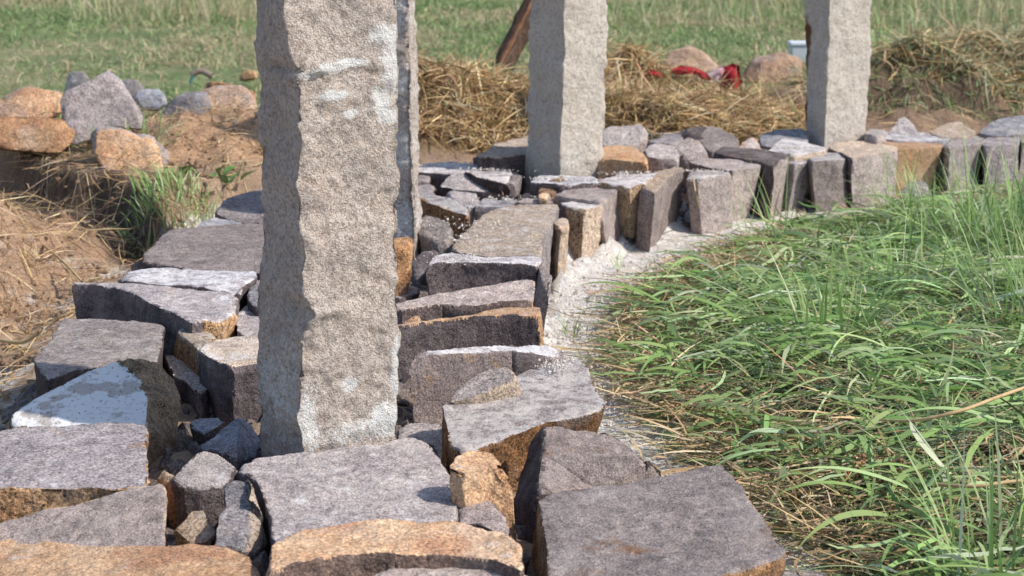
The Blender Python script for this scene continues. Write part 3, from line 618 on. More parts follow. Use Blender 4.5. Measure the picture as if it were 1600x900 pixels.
upstone('bluish rock with a dark slot beside the weathered lump', 'blue', 'blue', 7.3, [(210, 148), (226, 139), (248, 138), (260, 148), (262, 162), (246, 172), (222, 170)], .12)
upstone('big rock, grey at left and sandy at right, left of the nearest post', 'soilrock', 'soilrock', 6.25, [(290, 150), (325, 137), (350, 130), (392, 134), (402, 150), (402, 190), (360, 200), (320, 196)], .2, .08, .05, cut=1.8)
upstone('grey boulder end jutting left of the big sandy rock', 'grey', 'grey', 6.15, [(252, 178), (262, 158), (290, 144), (328, 142), (332, 165), (320, 190), (290, 202), (262, 196)], .15, .05, .05)
upstone('reddish rock tip behind the big sandy rock', 'rust', 'orange', 6.9, [(318, 138), (322, 125), (350, 128), (400, 140), (402, 160), (340, 150)], .12)
upstone('small white flake on the earth below the grey boulder end', 'dusty', 'blue', 5.8, [(230, 204), (244, 194), (262, 200), (266, 212), (240, 214)], .05, .03, .01)
upstone('small orange rock in the field, left of the nearest post', 'orange', 'orange', 8.3, [(372, 116), (382, 110), (400, 110), (402, 122), (376, 124)], .12)
# right background
upstone('reddish peaked rock behind the straw, right of the third post', 'soilrock', 'soilrock', 8.55, [(1036, 100), (1046, 80), (1078, 66), (1092, 72), (1120, 96), (1128, 116), (1100, 126), (1044, 122)], .22, .1, .06, cut=2.6)
upstone('low broad brown rock left of the fourth post', 'soilrock', 'soilrock', 8.6, [(1156, 124), (1166, 104), (1182, 88), (1215, 82), (1246, 81), (1258, 92), (1256, 128), (1210, 138)], .25, .1, .06, cut=2.6)
upstone('small tan rock at the left foot of the far right hay heap', 'soilrock', 'soilrock', 9.0, [(1424, 74), (1436, 66), (1456, 64), (1464, 74), (1450, 82), (1430, 82)], .12)
upstone('pinkish rock on top of the hay heap at the right picture edge', 'soilrock', 'pale', 8.6, [(1556, 66), (1572, 56), (1606, 54), (1630, 66), (1620, 80), (1570, 78)], .15)
# ------------------------------------------------------------------ posts
GROUP_P = 'rough granite posts standing in the strip'
def post(label, Y, prof, zb, ztop, mat, seed, amp=.0042, depth_l=.062, depth_r=.10, step=.0055, lime=None, rust=None, nf=34, ns=20):
    """prof rows: pixel y, left edge x, front corner x, right edge x; Y distance of the front corner.
    the shaded face recedes to the left, the sunlit one to the right; two hidden faces close the section"""
    prof = np.array(prof, float)
    zs = np.arange(zb, ztop+step, step); n = len(zs)
    rows = []
    v = (CZ-zs)/Y; ang = np.arctan(v)-TH; py = 450+FPX*np.tan(ang)       # pixel row of each height
    pyc = np.clip(py, prof[0, 0], prof[-1, 0])
    L, C, Rr = (np.interp(pyc, prof[:, 0], prof[:, k]) for k in (1, 2, 3))
    over = np.clip(prof[0, 0]-py, 0, 5000); wob = 3*np.sin(over/60.+seed)*np.minimum(1, over/80)
    L = L-wob*.6; C = C+wob; Rr = Rr+wob*.5
    k = (Y*math.cos(TH)+(CZ-zs)*math.sin(TH))/FPX                                  # metres per pixel
    XC = (C-800)*k; YC = np.full(n, Y)
    YLf = Y+depth_l*2.35; YRt = Y+depth_r
    kl = (YLf*math.cos(TH)+(CZ-zs)*math.sin(TH))/FPX; kr = (YRt*math.cos(TH)+(CZ-zs)*math.sin(TH))/FPX
    XLf = (L-800)*kl; XRt = (Rr-800)*kr
    XB = XLf+XRt-XC+.004; YB = np.full(n, YLf+YRt-Y)
    corners = [(XLf, np.full(n, YLf)), (XC, YC), (XRt, np.full(n, YRt)), (XB, YB)]
    cnt = [ns, nf, ns, nf]
    ring = []; cid = []
    for q in range(4):
        a, b = corners[q], corners[(q+1) % 4]
        for j in range(cnt[q]):
            t = j/cnt[q]; ring.append((a[0]*(1-t)+b[0]*t, a[1]*(1-t)+b[1]*t)); cid.append((q, t))
    m = len(ring)
    X = np.stack([r[0] for r in ring], 1); Yy = np.stack([r[1] for r in ring], 1); Z = np.repeat(zs[:, None], m, 1)
    px_ = np.repeat(py[:, None], m, 1)
    nx = np.roll(Yy, -1, 1)-np.roll(Yy, 1, 1); ny = -(np.roll(X, -1, 1)-np.roll(X, 1, 1)); l = np.hypot(nx, ny)+1e-9; nx /= l; ny /= l
    p = np.c_[X.ravel(), Yy.ravel(), Z.ravel()]
    d = amp*(fbm(p, 9, 6, seed, .62)*1.3+fbm(p, 30, 4, seed+3, .65)*.8+fbm(p, 80, 2, seed+7)*.6)
    pit = np.clip(fbm(p, 75, 2, seed+19)-.28, 0, 1); q_ = fbm(p*[1, 1, .8]+p[:, 2:3]*[.5, .5, 0], 7, 4, seed+51, .6)*3.0; d += amp*.5*(np.floor(q_)+sstep(.70, 1, q_-np.floor(q_)))
    for q, t in enumerate(cid): pass
    edge = np.array([min(t, 1-t) for q, t in cid]); ed = np.repeat(np.exp(-(edge/.05)**2)[None, :], n, 0).ravel()
    d -= ed*(.003+.004*np.abs(fbm(p, 25, 3, seed+29)))
    p[:, 0] += nx.ravel()*d; p[:, 1] += ny.ravel()*d; p[:, 2] += fbm(p, 60, 2, seed+37)*.0015
    lm = np.zeros(len(p)); ru = np.zeros(len(p))
    fid = np.array([q for q, t in cid]); tt = np.array([t for q, t in cid])
    FI = np.repeat(fid[None], n, 0).ravel(); TT = np.repeat(tt[None], n, 0).ravel(); PYY = px_.ravel()
    for (f, t0, y0, rt, ry, s) in (lime or []):
        lm = np.maximum(lm, (FI == f)*s*np.exp(-(((TT-t0)/rt)**2+((PYY-y0)/ry)**2)**1.5*.7))
    for (f, t0, y0, rt, ry, s) in (rust or []):
        ru = np.maximum(ru, (FI == f)*s*np.exp(-(((TT-t0)/rt)**2+((PYY-y0)/ry)**2)))
    th_ = sstep(.42, .6, lm+.9*fbm(p, 60, 3, seed+61))*.0022; p[:, 0] += nx.ravel()*th_; p[:, 1] += ny.ravel()*th_
    idx = np.arange(n*m).reshape(n, m); nb = np.roll(idx, -1, 1)
    F = np.stack([idx[:-1], nb[:-1], nb[1:], idx[1:]], -1).reshape(-1, 4)
    # top cap: shrinking rings
    V = [p]; last = idx[-1]; cur = p[last]; base = n*m; cen = cur.mean(0); lm_ = [lm]; ru_ = [ru]; FF = [F]
    for s_ in (.8, .5, .2, .02):
        r = cen+(p[idx[-1]]-cen)*[s_, s_, 1]; r[:, 2] += .008+fbm(r, 30, 3, seed)*.006
        V.append(r); new = base+np.arange(m); base += m
        FF.append(np.stack([last, np.roll(last, -1), np.roll(new, -1), new], -1)); last = new; lm_.append(np.zeros(m)); ru_.append(np.zeros(m))
    o = npmesh('granite_post', np.concatenate(V), np.concatenate(FF), [mat], attrs=dict(lime=np.concatenate(lm_), rust=np.concatenate(ru_)))
    tag(o, label, 'post', GROUP_P); return recentre(o)
Y1 = P(470, 706, .12).y
prof1 = [(0, 398, 441, 624), (25, 397, 443, 624), (50, 397, 447, 624), (75, 396, 450, 623), (98, 395, 457, 623), (107, 395, 466, 623), (112, 396, 474, 623), (118, 397, 463, 623), (127, 399, 459, 623),
         (140, 401, 467, 622), (170, 401, 466, 622), (220, 400, 470, 623), (250, 403, 466, 622), (290, 405, 461, 623), (310, 406, 468, 624), (340, 407, 466, 624), (360, 408, 469, 624), (400, 406, 476, 623),
         (430, 404, 470, 624), (460, 401, 474, 625), (480, 399, 484, 625), (492, 398, 496, 625), (500, 398, 487, 625), (515, 399, 478, 625), (535, 402, 470, 625), (570, 401, 470, 626), (610, 399, 468, 626),
         (640, 398, 466, 627), (655, 399, 461, 627), (680, 401, 469, 627), (700, 402, 472, 627), (730, 403, 474, 628)]
post('nearest and widest granite post, spattered with white lime on its sunlit face', Y1, prof1, -.10, 1.22, M['granite'], 3, amp=.0062, step=.0050, nf=40, ns=26,
     lime=[(1, .30, 110, .13, 9, 1), (1, .52, 103, .18, 7, .95), (1, .12, 118, .12, 9, .75), (1, .33, 153, .14, 9, .95), (1, .50, 184, .08, 9, .9), (1, .88, 60, .2, 18, .8), (1, .95, 110, .17, 55, .72),
           (1, .82, 165, .12, 28, .7), (1, .92, 194, .14, 11, 1), (1, .1, 660, .12, 60, .62), (1, .86, 680, .2, 30, .85), (1, .97, 600, .08, 60, .75), (1, .5, 615, .09, 14, .75), 
           (1, .55, 690, .4, 22, .55), (0, .5, 620, .6, 80, .5), (0, .75, 560, .4, 60, .42)])
Y2 = P(560, 443, .0).y
prof2 = [(0, 500, 639, 651), (30, 500, 639, 649), (42, 500, 639, 653), (80, 500, 639, 652), (120, 500, 642, 653), (170, 500, 641, 654), (200, 500, 642, 654), (250, 501, 644, 656), (300, 501, 647, 657), (340, 502, 649, 660), (400, 503, 648, 660), (470, 504, 649, 661)]
post('dark edged granite post mostly hidden behind the nearest one', Y2, prof2, -.1, 1.2, M['granite'], 13, amp=.0055, depth_l=.042, depth_r=.13,
     lime=[(0, .85, y, .3, 45, .52) for y in range(20, 420, 110)]+[(1, .5, y, .8, 60, .4) for y in range(20, 420, 110)])
Y3 = P(868, 276, .16).y
prof3 = [(0, 828, 881, 952), (40, 827, 880, 951), (80, 826, 882, 950), (120, 826, 879, 949), (160, 824, 878, 947), (200, 823, 876, 945), (240, 821, 874, 944), (262, 819, 875, 944), (290, 818, 873, 943)]
post('third granite post with a charcoal left face, before the straw heap', Y3, prof3, -.06, 1.25, M['granite_pale'], 23, amp=.006, depth_l=.07, depth_r=.10, step=.008, nf=22, ns=18,
     lime=[(1, .2, 250, .4, 20, .4)])
Y4 = P(1290, 220, .165).y
prof4 = [(0, 1258, 1296, 1364), (40, 1258, 1294, 1363), (60, 1257, 1296, 1364), (80, 1256, 1293, 1362), (120, 1256, 1292, 1363), (150, 1257, 1290, 1360), (180, 1255, 1289, 1359), (200, 1256, 1288, 1357), (240, 1255, 1287, 1356)]
post('rightmost granite post with a rust streaked left face', Y4, prof4, -.06, 1.2, M['granite_pale'], 33, amp=.006, depth_l=.065, depth_r=.10, step=.009, nf=20, ns=14,
     rust=[(0, .05, 70, .25, 60, 1), (0, .0, 180, .25, 30, .8)])
# ------------------------------------------------------------------ ribbons (grass, straw)
def ribbons(name, B, az, e0, ln, wd, bend, cols, mat, nseg=5, clamp=.004, side_tilt=None, curl=None, kind='stuff', lay=None):
    N = len(B); s = np.linspace(0, 1, nseg+1)
    e = e0[:, None]-bend[:, None]*s[None]**1.3
    a = az[:, None]+(curl[:, None]*s[None] if curl is not None else 0)
    st = ln[:, None]/nseg
    dx = np.cos(e)*np.cos(a)*st; dy = np.cos(e)*np.sin(a)*st; dz = np.sin(e)*st
    X = B[:, :1]+np.c_[np.zeros(N), np.cumsum(dx[:, :-1], 1)]; Y = B[:, 1:2]+np.c_[np.zeros(N), np.cumsum(dy[:, :-1], 1)]; Z = B[:, 2:3]+np.c_[np.zeros(N), np.cumsum(dz[:, :-1], 1)]
    g = H(X, Y)+clamp+(lay[:, None] if lay is not None else 0)
    Z = np.maximum(Z, g)
    w = wd[:, None]*np.clip(np.minimum(1, .55+1.6*s)*(1-s**2.6), .06, 1)[None]/2
    rt = rng.uniform(-.9, .9, N)[:, None] if side_tilt is None else side_tilt[:, None]
    sx = -np.sin(a)*np.cos(rt); sy = np.cos(a)*np.cos(rt); sz = np.sin(rt)+0*a
    A = np.stack([X-sx*w, Y-sy*w, Z-sz*w], -1); C = np.stack([X+sx*w, Y+sy*w, Z+sz*w], -1)
    V = np.stack([A, C], 2).reshape(-1, 3); k = nseg+1
    b = (np.arange(N)*k*2)[:, None]+(np.arange(nseg)*2)[None]
    F = np.stack([b, b+1, b+3, b+2], -1).reshape(-1, 4)
    sh = np.repeat((1+0*s)[None], N, 0)
    col = (cols[:, None, None, :]*sh[:, :, None, None]*np.ones((1, 1, 2, 1))).reshape(-1, 3)
    o = npmesh(name, V, F, [mat], col=np.clip(col, 0, 1)); 
    if kind: o['kind'] = kind
    return o
def pal(n, cs, p, jit=.16):
    cs = np.array(cs); c = cs[rng.choice(len(cs), n, p=p)]; return c*(1+rng.normal(0, jit, (n, 1)))*(1+rng.normal(0, .05, (n, 3)))
GREENS = [(.20, .32, .10), (.30, .43, .15), (.17, .27, .12), (.42, .53, .26), (.52, .57, .40)]
DRY = [(.50, .37, .21), (.42, .29, .15), (.56, .46, .31), (.30, .21, .12)]
STRAWS = [(.50, .34, .17), (.58, .42, .22), (.38, .25, .12), (.62, .50, .33)]
def region_right(n, margin=0.0, y0=1.9, y1=6.6, wid=3.0):
    out = []
    while sum(len(o) for o in out) < n:
        Y = rng.uniform(y0, y1, n*2); X = rng.uniform(-.1, wid, n*2); xr = np.interp(Y, YR, XR)
        ok = (X > xr+margin+.05*fbm(np.c_[X, Y, X*0], 6, 2, 77)) & (X < .30*Y+.35); out.append(np.c_[X, Y][ok])
    return np.concatenate(out)[:n]
def at(XY, dz): return np.c_[XY, H(XY[:, 0], XY[:, 1])+dz]
# dry litter under the green, and in a fringe along the stones
n = 9500; q = region_right(n, .0); q = np.concatenate([q, (lambda Y: np.c_[np.interp(Y, YR, XR)+rng.normal(.08, .08, 4500), Y])(rng.uniform(2.6, 6.2, 4500))]); n = len(q); 
ribbons('dry_grass_litter', at(q, rng.uniform(.0, .035, n)), rng.uniform(0, 6.28, n), rng.normal(.1, .25, n), rng.uniform(.04, .16, n), rng.uniform(.002, .0055, n), rng.uniform(0, .5, n),
        pal(n, DRY+[(.15, .13, .07)], [.28, .27, .15, .15, .15]), M['straw'], 4, .003, curl=rng.normal(0, .5, n), lay=rng.uniform(0, .035, n))
# mown green grass lying in wisps
n = 29000; q = region_right(n, -.01); edge = .45+.55*sstep(0, .4, q[:, 0]-np.interp(q[:, 1], YR, XR))
flow = 2.9+3.2*fbm(np.c_[q, q[:, 0]*0], 3.1, 2, 91)+rng.normal(0, .8, n); flow = np.where(rng.random(n) < .35, rng.uniform(0, 6.28, n), flow)
keep = rng.random(n) < sstep(-.6, -.08, fbm(np.c_[q, q[:, 0]*0], 3.4, 3, 101))*.9+.1; q = q[keep]; flow = flow[keep]; edge = edge[keep]; n = len(q)
hz = .012+.034*(fbm(np.c_[q, q[:, 0]*0], 4, 2, 95)*.5+.5)
ribbons('mown_green_grass', at(q, rng.uniform(.0, 1, n)*hz*edge), flow, rng.normal(.16, .3, n)*edge, rng.uniform(.05, .20, n)*edge**.5, rng.choice([.0022, .003, .0042, .0065], n, p=[.3, .35, .25, .1]), rng.uniform(.1, 1.3, n),
        pal(n, GREENS+[(.36, .37, .22), (.12, .17, .08)], [.22, .20, .16, .16, .10, .08, .08], .22), M['grass'], 6, .006, curl=rng.normal(0, .7, n), lay=rng.uniform(0, 1, n)*hz*edge)
n = 7500; q = region_right(n, .04); q = q[rng.random(n) < sstep(-.5, .1, fbm(np.c_[q, q[:, 0]*0], 3.4, 3, 101))*.85+.1]; n = len(q)
ribbons('broad_grass_blades', at(q, rng.uniform(.02, .07, n)), rng.uniform(0, 6.28, n), rng.uniform(-.1, .5, n), rng.uniform(.07, .22, n), rng.choice([.0045, .006, .008, .0105], n), rng.uniform(.5, 1.8, n),
        pal(n, GREENS, [.25, .35, .1, .25, .05], .15), M['grass'], 8, .01, curl=rng.normal(0, .4, n), lay=rng.uniform(.01, .06, n))
# standing tufts
def tuft(label, px, py, n, hgt, spread, wid=(.0025, .006), lean=0.0, cols=GREENS, p=(.2, .4, .1, .25, .05), z=0.02, name='grass_tuft', Yp=None):
    c = P(px, py, z) if Yp is None else PY(px, py, Yp)
    r = spread*np.sqrt(rng.random(n)); t = rng.uniform(0, 6.28, n); XY = np.c_[c.x+r*np.cos(t), c.y+r*np.sin(t)]
    az = t+rng.normal(0, .6, n)
    o = ribbons(name, at(XY, 0), az, rng.normal(1.25, .18, n), hgt*rng.uniform(.5, 1.1, n), rng.uniform(*wid, n), rng.uniform(.2, 1.3, n), pal(n, cols, p), M['grass'], 7, .002, kind=None)
    tag(o, label, 'grass'); return recentre(o)
tuft('tall lush grass tuft at the right picture edge before the row of stones', 1585, 400, 150, .40, .16)
tuft('thick green tuft left of the tall one at the right edge', 1500, 385, 90, .30, .13)
tuft('thin upright tuft in front of the pair of pale stones in the row', 1225, 385, 18, .30, .06, (.002, .0045))
tuft('sparse tuft beside the dark boulder in the grass', 1400, 350, 40, .26, .09, (.002, .0045))
tuft('few long blades rising before the square pinkish stone', 1180, 370, 12, .22, .06, (.002, .004))
tuft('blurred bright green shoots in the bottom right corner', 1560, 930, 60, .26, .08, (.003, .006))
tuft('arching broad bladed tuft in the middle of the grass', 1290, 560, 40, .25, .07, (.004, .008))
tuft('small tuft below the orange block at right', 1455, 330, 40, .24, .08, (.002, .0045))
tuft('young shoots near the lime track, left rim of the grass', 1010, 470, 14, .10, .04, (.002, .004))
tuft('tiny weed at the foot of the narrow plum stone', 895, 520, 16, .06, .04, (.002, .004), z=.01)
tuft('tiny weed in the lime before the cream faced block', 965, 420, 10, .07, .03, (.002, .004), z=.01)
tuft('dense green tuft right of the tall lush one, cut by the picture edge', 1640, 520, 120, .34, .16)
tuft('loose tuft at mid right among mown grass', 1420, 470, 50, .22, .12)
tuft('grass sprouting beside the tilted mauve slab', 78, 178, 70, .16, .07, Yp=6.3)
tuft('sunlit tuft on the bank behind the broad mauve slab', 272, 312, 300, .075, .15, (.003, .006), z=.13, cols=GREENS+DRY[:2], p=(.2, .3, .1, .2, .05, .1, .05))
tuft('tuft sprouting before the orange triangular rock', 205, 275, 90, .11, .13, (.003, .006), z=.13, cols=GREENS+DRY[:2], p=(.2, .3, .1, .2, .05, .1, .05))
tuft('scattered blades on the bank beside the broad leaves', 310, 312, 220, .09, .15, (.003, .006), z=.13, cols=GREENS+DRY[:2], p=(.2, .25, .1, .15, .05, .15, .1))
tuft('green tuft growing out of the straw below the red plastic', 1085, 150, 130, .09, .13, (.003, .006), Yp=7.5)
tuft('little green sprig growing in the straw left of the third post', 775, 165, 25, .12, .06, (.003, .005), Yp=6.7)
tuft('tall bluish green tuft behind the hay heap at right', 1400, 100, 120, .36, .2, (.004, .008), Yp=9.3)
# straw on the heaps
def on_heaps(n, sel, k=1.25):
    out = []
    for h in sel:
        hx, hy, hh, rx, ry = HEAPS[h][:5]; m = int(n*(rx*ry)/sum(HEAPS[j][3]*HEAPS[j][4] for j in sel))
        r = k*np.sqrt(rng.random(m)); t = rng.uniform(0, 6.28, m); out.append(np.c_[hx+rx*r*np.cos(t), hy+ry*r*np.sin(t)])
    return np.concatenate(out)
q = on_heaps(17000, [0, 1, 2]); n = len(q)
xl = np.interp(q[:, 1], YL, XL); q = q[q[:, 0] < xl+.03]; n = len(q)
ribbons('straw_pile', at(q, rng.uniform(.0, .04, n)), rng.uniform(0, 6.28, n), rng.normal(.05, .35, n), rng.uniform(.05, .2, n), rng.uniform(.003, .0065, n), rng.uniform(0, .9, n),
        pal(n, STRAWS+[(.22, .14, .07), (.20, .26, .10)], [.28, .22, .20, .12, .15, .03], .18), M['straw'], 4, .002, curl=rng.normal(0, .5, n), lay=rng.uniform(0, .035, n))
q = on_heaps(12000, [5], 1.3); n = len(q)
ribbons('hay_heap', at(q, rng.uniform(.0, .05, n)), rng.uniform(0, 6.28, n), rng.normal(.05, .35, n), rng.uniform(.06, .22, n), rng.uniform(.003, .007, n), rng.uniform(0, .9, n),
        pal(n, STRAWS+[(.22, .20, .10), (.22, .27, .14), (.33, .34, .22)], [.12, .12, .13, .12, .15, .2, .16], .18), M['straw'], 4, .002, curl=rng.normal(0, .5, n), lay=rng.uniform(0, .04, n))
# straw bits over the earth at left and near the right mounds
def litter(name, n, box, cond=None, L=(.03, .16), Wd=(.0015, .004), cs=STRAWS, pr=(.25, .25, .2, .3), dz=.02):
    X = rng.uniform(box[0], box[1], n); Y = rng.uniform(box[2], box[3], n)
    if cond is not None: k = cond(X, Y); X, Y = X[k], Y[k]
    n = len(X); q = np.c_[X, Y]
    return ribbons(name, at(q, rng.uniform(0, dz, n)), rng.uniform(0, 6.28, n), rng.normal(.05, .3, n), rng.uniform(*L, n), rng.uniform(*Wd, n), rng.uniform(0, .7, n), pal(n, cs, pr), M['straw'], 4, .002, curl=rng.normal(0, .6, n), lay=rng.uniform(0, dz*.6, n))
leftc = lambda X, Y: X < np.interp(Y, YL, XL)-.02
litter('straw_litter_on_left_bank', 7500, (-2.2, -.55, 3.2, 6.6), leftc)
litter('straw_litter_on_far_mounds', 2600, (.6, 2.6, 7.2, 8.8), leftc)
litter('fine_roots', 1300, (-1.75, -.8, 4.2, 6.0), leftc, (.08, .22), (.001, .002), [(.34, .25, .17), (.22, .15, .10)], (.5, .5), .05)
# field grass
n = 120000
Y = 7.3+8.2*rng.random(n)**1.0; X = rng.uniform(-1, 1, n)*(.29*Y+.5); q = np.c_[X, Y]
k = (X < np.interp(Y, YL, XL)-.15) & ~((X > -.75) & (X < 2.9) & (Y < 8.15) & (X < 1.2+Y*0)); k &= ~(((X-2.25)/.75)**2+((Y-8.25)/.55)**2 < 1)
bare = fbm(np.c_[q, X*0], .8, 3, 51); k &= (rng.random(n) > sstep(.15, .4, bare)*.75)
q = q[k]; n = len(q); tn = fbm(np.c_[q, q[:, 0]*0], 1.1, 3, 61); dryp = np.clip(.42+1.9*tn, .04, 1)*np.clip((q[:, 1]-6)/5, .3, 1)
cg = pal(n, [(.20, .29, .11), (.27, .36, .15), (.16, .22, .10), (.34, .41, .21)], [.35, .3, .2, .15]); cd = pal(n, [(.56, .47, .31), (.46, .38, .24), (.38, .37, .21)], [.35, .35, .3])
cc = np.where((rng.random(n) < dryp)[:, None], cd, cg)
ribbons('field_grass', at(q, 0), rng.uniform(0, 6.28, n), rng.normal(.55, .4, n), rng.uniform(.03, .09, n), rng.uniform(.003, .007, n)*np.clip(q[:, 1]/8, 1, 1.8), rng.uniform(.2, 1.5, n), cc, M['grass'], 3, .001)
# tall dry seeding grass at the back
n = 9000; Y = rng.uniform(11.6, 15.6, n); X = rng.uniform(-1, 1, n)*(.29*Y+.4); q = np.c_[X, Y]
k = (fbm(np.c_[q, X*0], .55, 2, 71) > -.12+.25*(X < 0)); q = q[k]; n = len(q)
ribbons('tall_dry_grass', at(q, 0), rng.uniform(0, 6.28, n), rng.normal(1.2, .28, n), rng.uniform(.12, .34, n), rng.uniform(.004, .008, n), rng.uniform(.1, .9, n),
        pal(n, [(.62, .53, .36), (.52, .44, .28), (.30, .37, .17), (.22, .30, .12)], [.3, .25, .25, .2]), M['grass'], 4, .001)
# ------------------------------------------------------------------ crumbs of lime and earth
def crumbs(name, C, r, mat):
    t = (1+5**.5)/2
    ico = np.array([(-1, t, 0), (1, t, 0), (-1, -t, 0), (1, -t, 0), (0, -1, t), (0, 1, t), (0, -1, -t), (0, 1, -t), (t, 0, -1), (t, 0, 1), (-t, 0, -1), (-t, 0, 1)])/1.9
    f = np.array([(0, 11, 5), (0, 5, 1), (0, 1, 7), (0, 7, 10), (0, 10, 11), (1, 5, 9), (5, 11, 4), (11, 10, 2), (10, 7, 6), (7, 1, 8), (3, 9, 4), (3, 4, 2), (3, 2, 6), (3, 6, 8), (3, 8, 9), (4, 9, 5), (2, 4, 11), (6, 2, 10), (8, 6, 7), (9, 8, 1)])
    N = len(C); V = C[:, None]+ico[None]*r[:, None, None]*rng.uniform(.55, 1.3, (N, 12, 1))*rng.uniform(.6, 1.2, (N, 1, 3))
    F = (np.arange(N)*12)[:, None, None]+f[None]
    return tag(npmesh(name, V.reshape(-1, 3), F.reshape(-1, 3), [mat], smooth=False), kind='stuff')
n = 6500; Y = rng.uniform(3.4, 6.6, n); X = np.interp(Y, YR, XR)-np.abs(rng.normal(0, .16, n))+.05
crumbs('lime_crumbs', at(np.c_[X, Y], .001), rng.gamma(2, .0011, n)+.0008, M['lime'])
n = 5000; X = rng.uniform(-2.2, -.6, n); Y = rng.uniform(3.2, 6.6, n); k = X < np.interp(Y, YL, XL); X, Y = X[k], Y[k]; n = len(X)
crumbs('earth_crumbs', at(np.c_[X, Y], .002), rng.gamma(2, .0026, n)+.0015, M['clod'])
def pile(pts, n, r, h=.012):
    out = []
    for (px, py, z_, sx, sy) in pts:
        c = P(px, py, z_); m = n; out.append(np.c_[c.x+rng.normal(0, sx, m), c.y+rng.normal(0, sy, m), np.full(m, z_)+rng.uniform(0, h, m)])
    C = np.concatenate(out); return C, rng.gamma(2.2, r, len(C))+.001
C_, r_ = pile([(872, 572, .165, .012, .02), (715, 405, .168, .04, .03), (730, 375, .16, .03, .05), (760, 350, .16, .05, .04), (780, 312, .14, .05, .03), (980, 272, .178, .05, .02), (1100, 268, .163, .04, .015),
               (870, 280, .178, .05, .01), (700, 258, .17, .07, .02), (760, 266, .17, .05, .015), (420, 480, .12, .02, .02), (1440, 212, .172, .06, .02), (1240, 232, .172, .03, .01)], 100, .0005, .005)
crumbs('lime_crumbs_on_stones', C_, r_, M['lime'])
# rubble bed in the gaps between the stones
n = 5000; Y = rng.uniform(2.0, 7.2, n); X = np.interp(Y, YL, XL)+rng.random(n)*(np.interp(Y, YR, XR)-np.interp(Y, YL, XL)-.42)
crumbs('rubble_bed', at(np.c_[X, Y], .0), rng.gamma(2.2, .005, n)+.003, stone_mat('rubble', (.15, .13, .13), (.24, .20, .19), amt=.2, dust=.1))
# ------------------------------------------------------------------ tubes and single things
def tube(name, pts, rad, mat, nseg=8, sub=6, kind=None, parent=None):
    pts = [Vector(p) for p in pts]; out = []; rr = []
    n = len(pts); rad = rad if isinstance(rad, (list, tuple)) else [rad]*n
    for i in range(n-1):
        p0, p1, p2, p3 = pts[max(i-1, 0)], pts[i], pts[i+1], pts[min(i+2, n-1)]
        for k in range(sub):
            t = k/sub; out.append(.5*((2*p1)+(p2-p0)*t+(2*p0-5*p1+4*p2-p3)*t*t+(3*p1-3*p2+p3-p0)*t**3)); rr.append(rad[i]*(1-t)+rad[i+1]*t)
    out.append(pts[-1]); rr.append(rad[-1]); V = []; F = []
    for i, p in enumerate(out):
        d = (out[min(i+1, len(out)-1)]-out[max(i-1, 0)]).normalized(); a = d.cross(Vector((0, .3, 1))).normalized(); b = d.cross(a)
        for k in range(nseg):
            t = 2*math.pi*k/nseg; V.append(p+(a*math.cos(t)+b*math.sin(t))*rr[i])
        if i:
            for k in range(nseg): F.append([(i-1)*nseg+k, (i-1)*nseg+(k+1) % nseg, i*nseg+(k+1) % nseg, i*nseg+k])
    return npmesh(name, np.array([tuple(v) for v in V]), np.array(F), [mat], parent=parent)
def G(px, py, dz=.0):
    """point on the real ground surface seen at the pixel, lifted by dz"""
    z_ = 0.0
    for _ in range(8): p = P(px, py, z_+dz); z_ = float(H(np.array([p.x]), np.array([p.y]))[0])
    return P(px, py, z_+dz)
tag(recentre(tube('dry_stalk', [G(1375, 656, .09), G(1430, 657, .10), G(1500, 642, .11), G(1560, 620, .12), G(1640, 592, .13)], [.0015, .0025, .003, .003, .003], M['stalk'])), 'long tan stalk curving over the mown grass to the right edge', 'stalk')
tag(recentre(tube('dry_stalk', [G(1462, 757, .07), G(1520, 760, .08), G(1590, 752, .08), G(1640, 757, .08)], .0028, M['stalk'])), 'thin brownish stick lying level in the grass near the bottom right', 'stalk')
tag(recentre(tube('dry_stalk', [G(1565, 728, .06), G(1590, 710, .08), G(1625, 670, .1)], .0028, M['stalk'])), 'short tan stub rising to the right edge among green blades', 'stalk')
tag(recentre(tube('dry_stalk', [G(968, 500, .03), G(1010, 496, .04), G(1045, 500, .03)], .003, M['stalk'])), 'short tan straw lying over the rim of the lime track', 'stalk')
tag(recentre(tube('dry_stalk', [G(1098, 344, .0), P(1089, 310, .12), P(1083, 277, .17)], .0022, M['stalk'])), 'single straw leaning against the square pinkish stone of the row', 'stalk')
tag(recentre(tube('dry_stalk', [G(62, 378, .03), G(100, 410, .04), G(128, 440, .03)], .003, M['stalk'])), 'stout straw lying down the front of the left earth bank', 'stalk')
tag(recentre(tube('dry_stalk', [G(0, 532, .05), G(35, 535, .05), G(60, 520, .06)], .004, M['stalk'])), 'thick straw at the left edge level with the scooped grey slab', 'stalk')
# brown seed heads
def seedhead(label, pts):
    o = bpy.data.objects.new('seed_head', None); COL.objects.link(o); o.location = pts[0]
    tag(o, label, 'seed head')
    s = tube('stem', [p-pts[0] for p in pts], .0012, M['stalk'], parent=o)
    C = []; 
    for t in np.linspace(.25, 1, 70):
        k = t*(len(pts)-1); i = min(int(k), len(pts)-2); p = pts[i].lerp(pts[i+1], k-i)-pts[0]; C.append(np.array(p)+rng.normal(0, .006, 3))
    f = crumbs('seeds', np.array(C), rng.uniform(.002, .004, len(C)), M['cutseed']); f.parent = o; del f['kind']
M['cutseed'] = plain('seed_husk', (.42, .24, .12), (.30, .17, .09), 60, .8)
seedhead('reddish brown seed head flopped in the grass at lower right', [G(1300, 780, .03), G(1325, 745, .06), G(1350, 712, .07)])
seedhead('second brown seed head lying level, right of the first', [G(1345, 716, .05), G(1400, 725, .05), G(1440, 742, .04)])
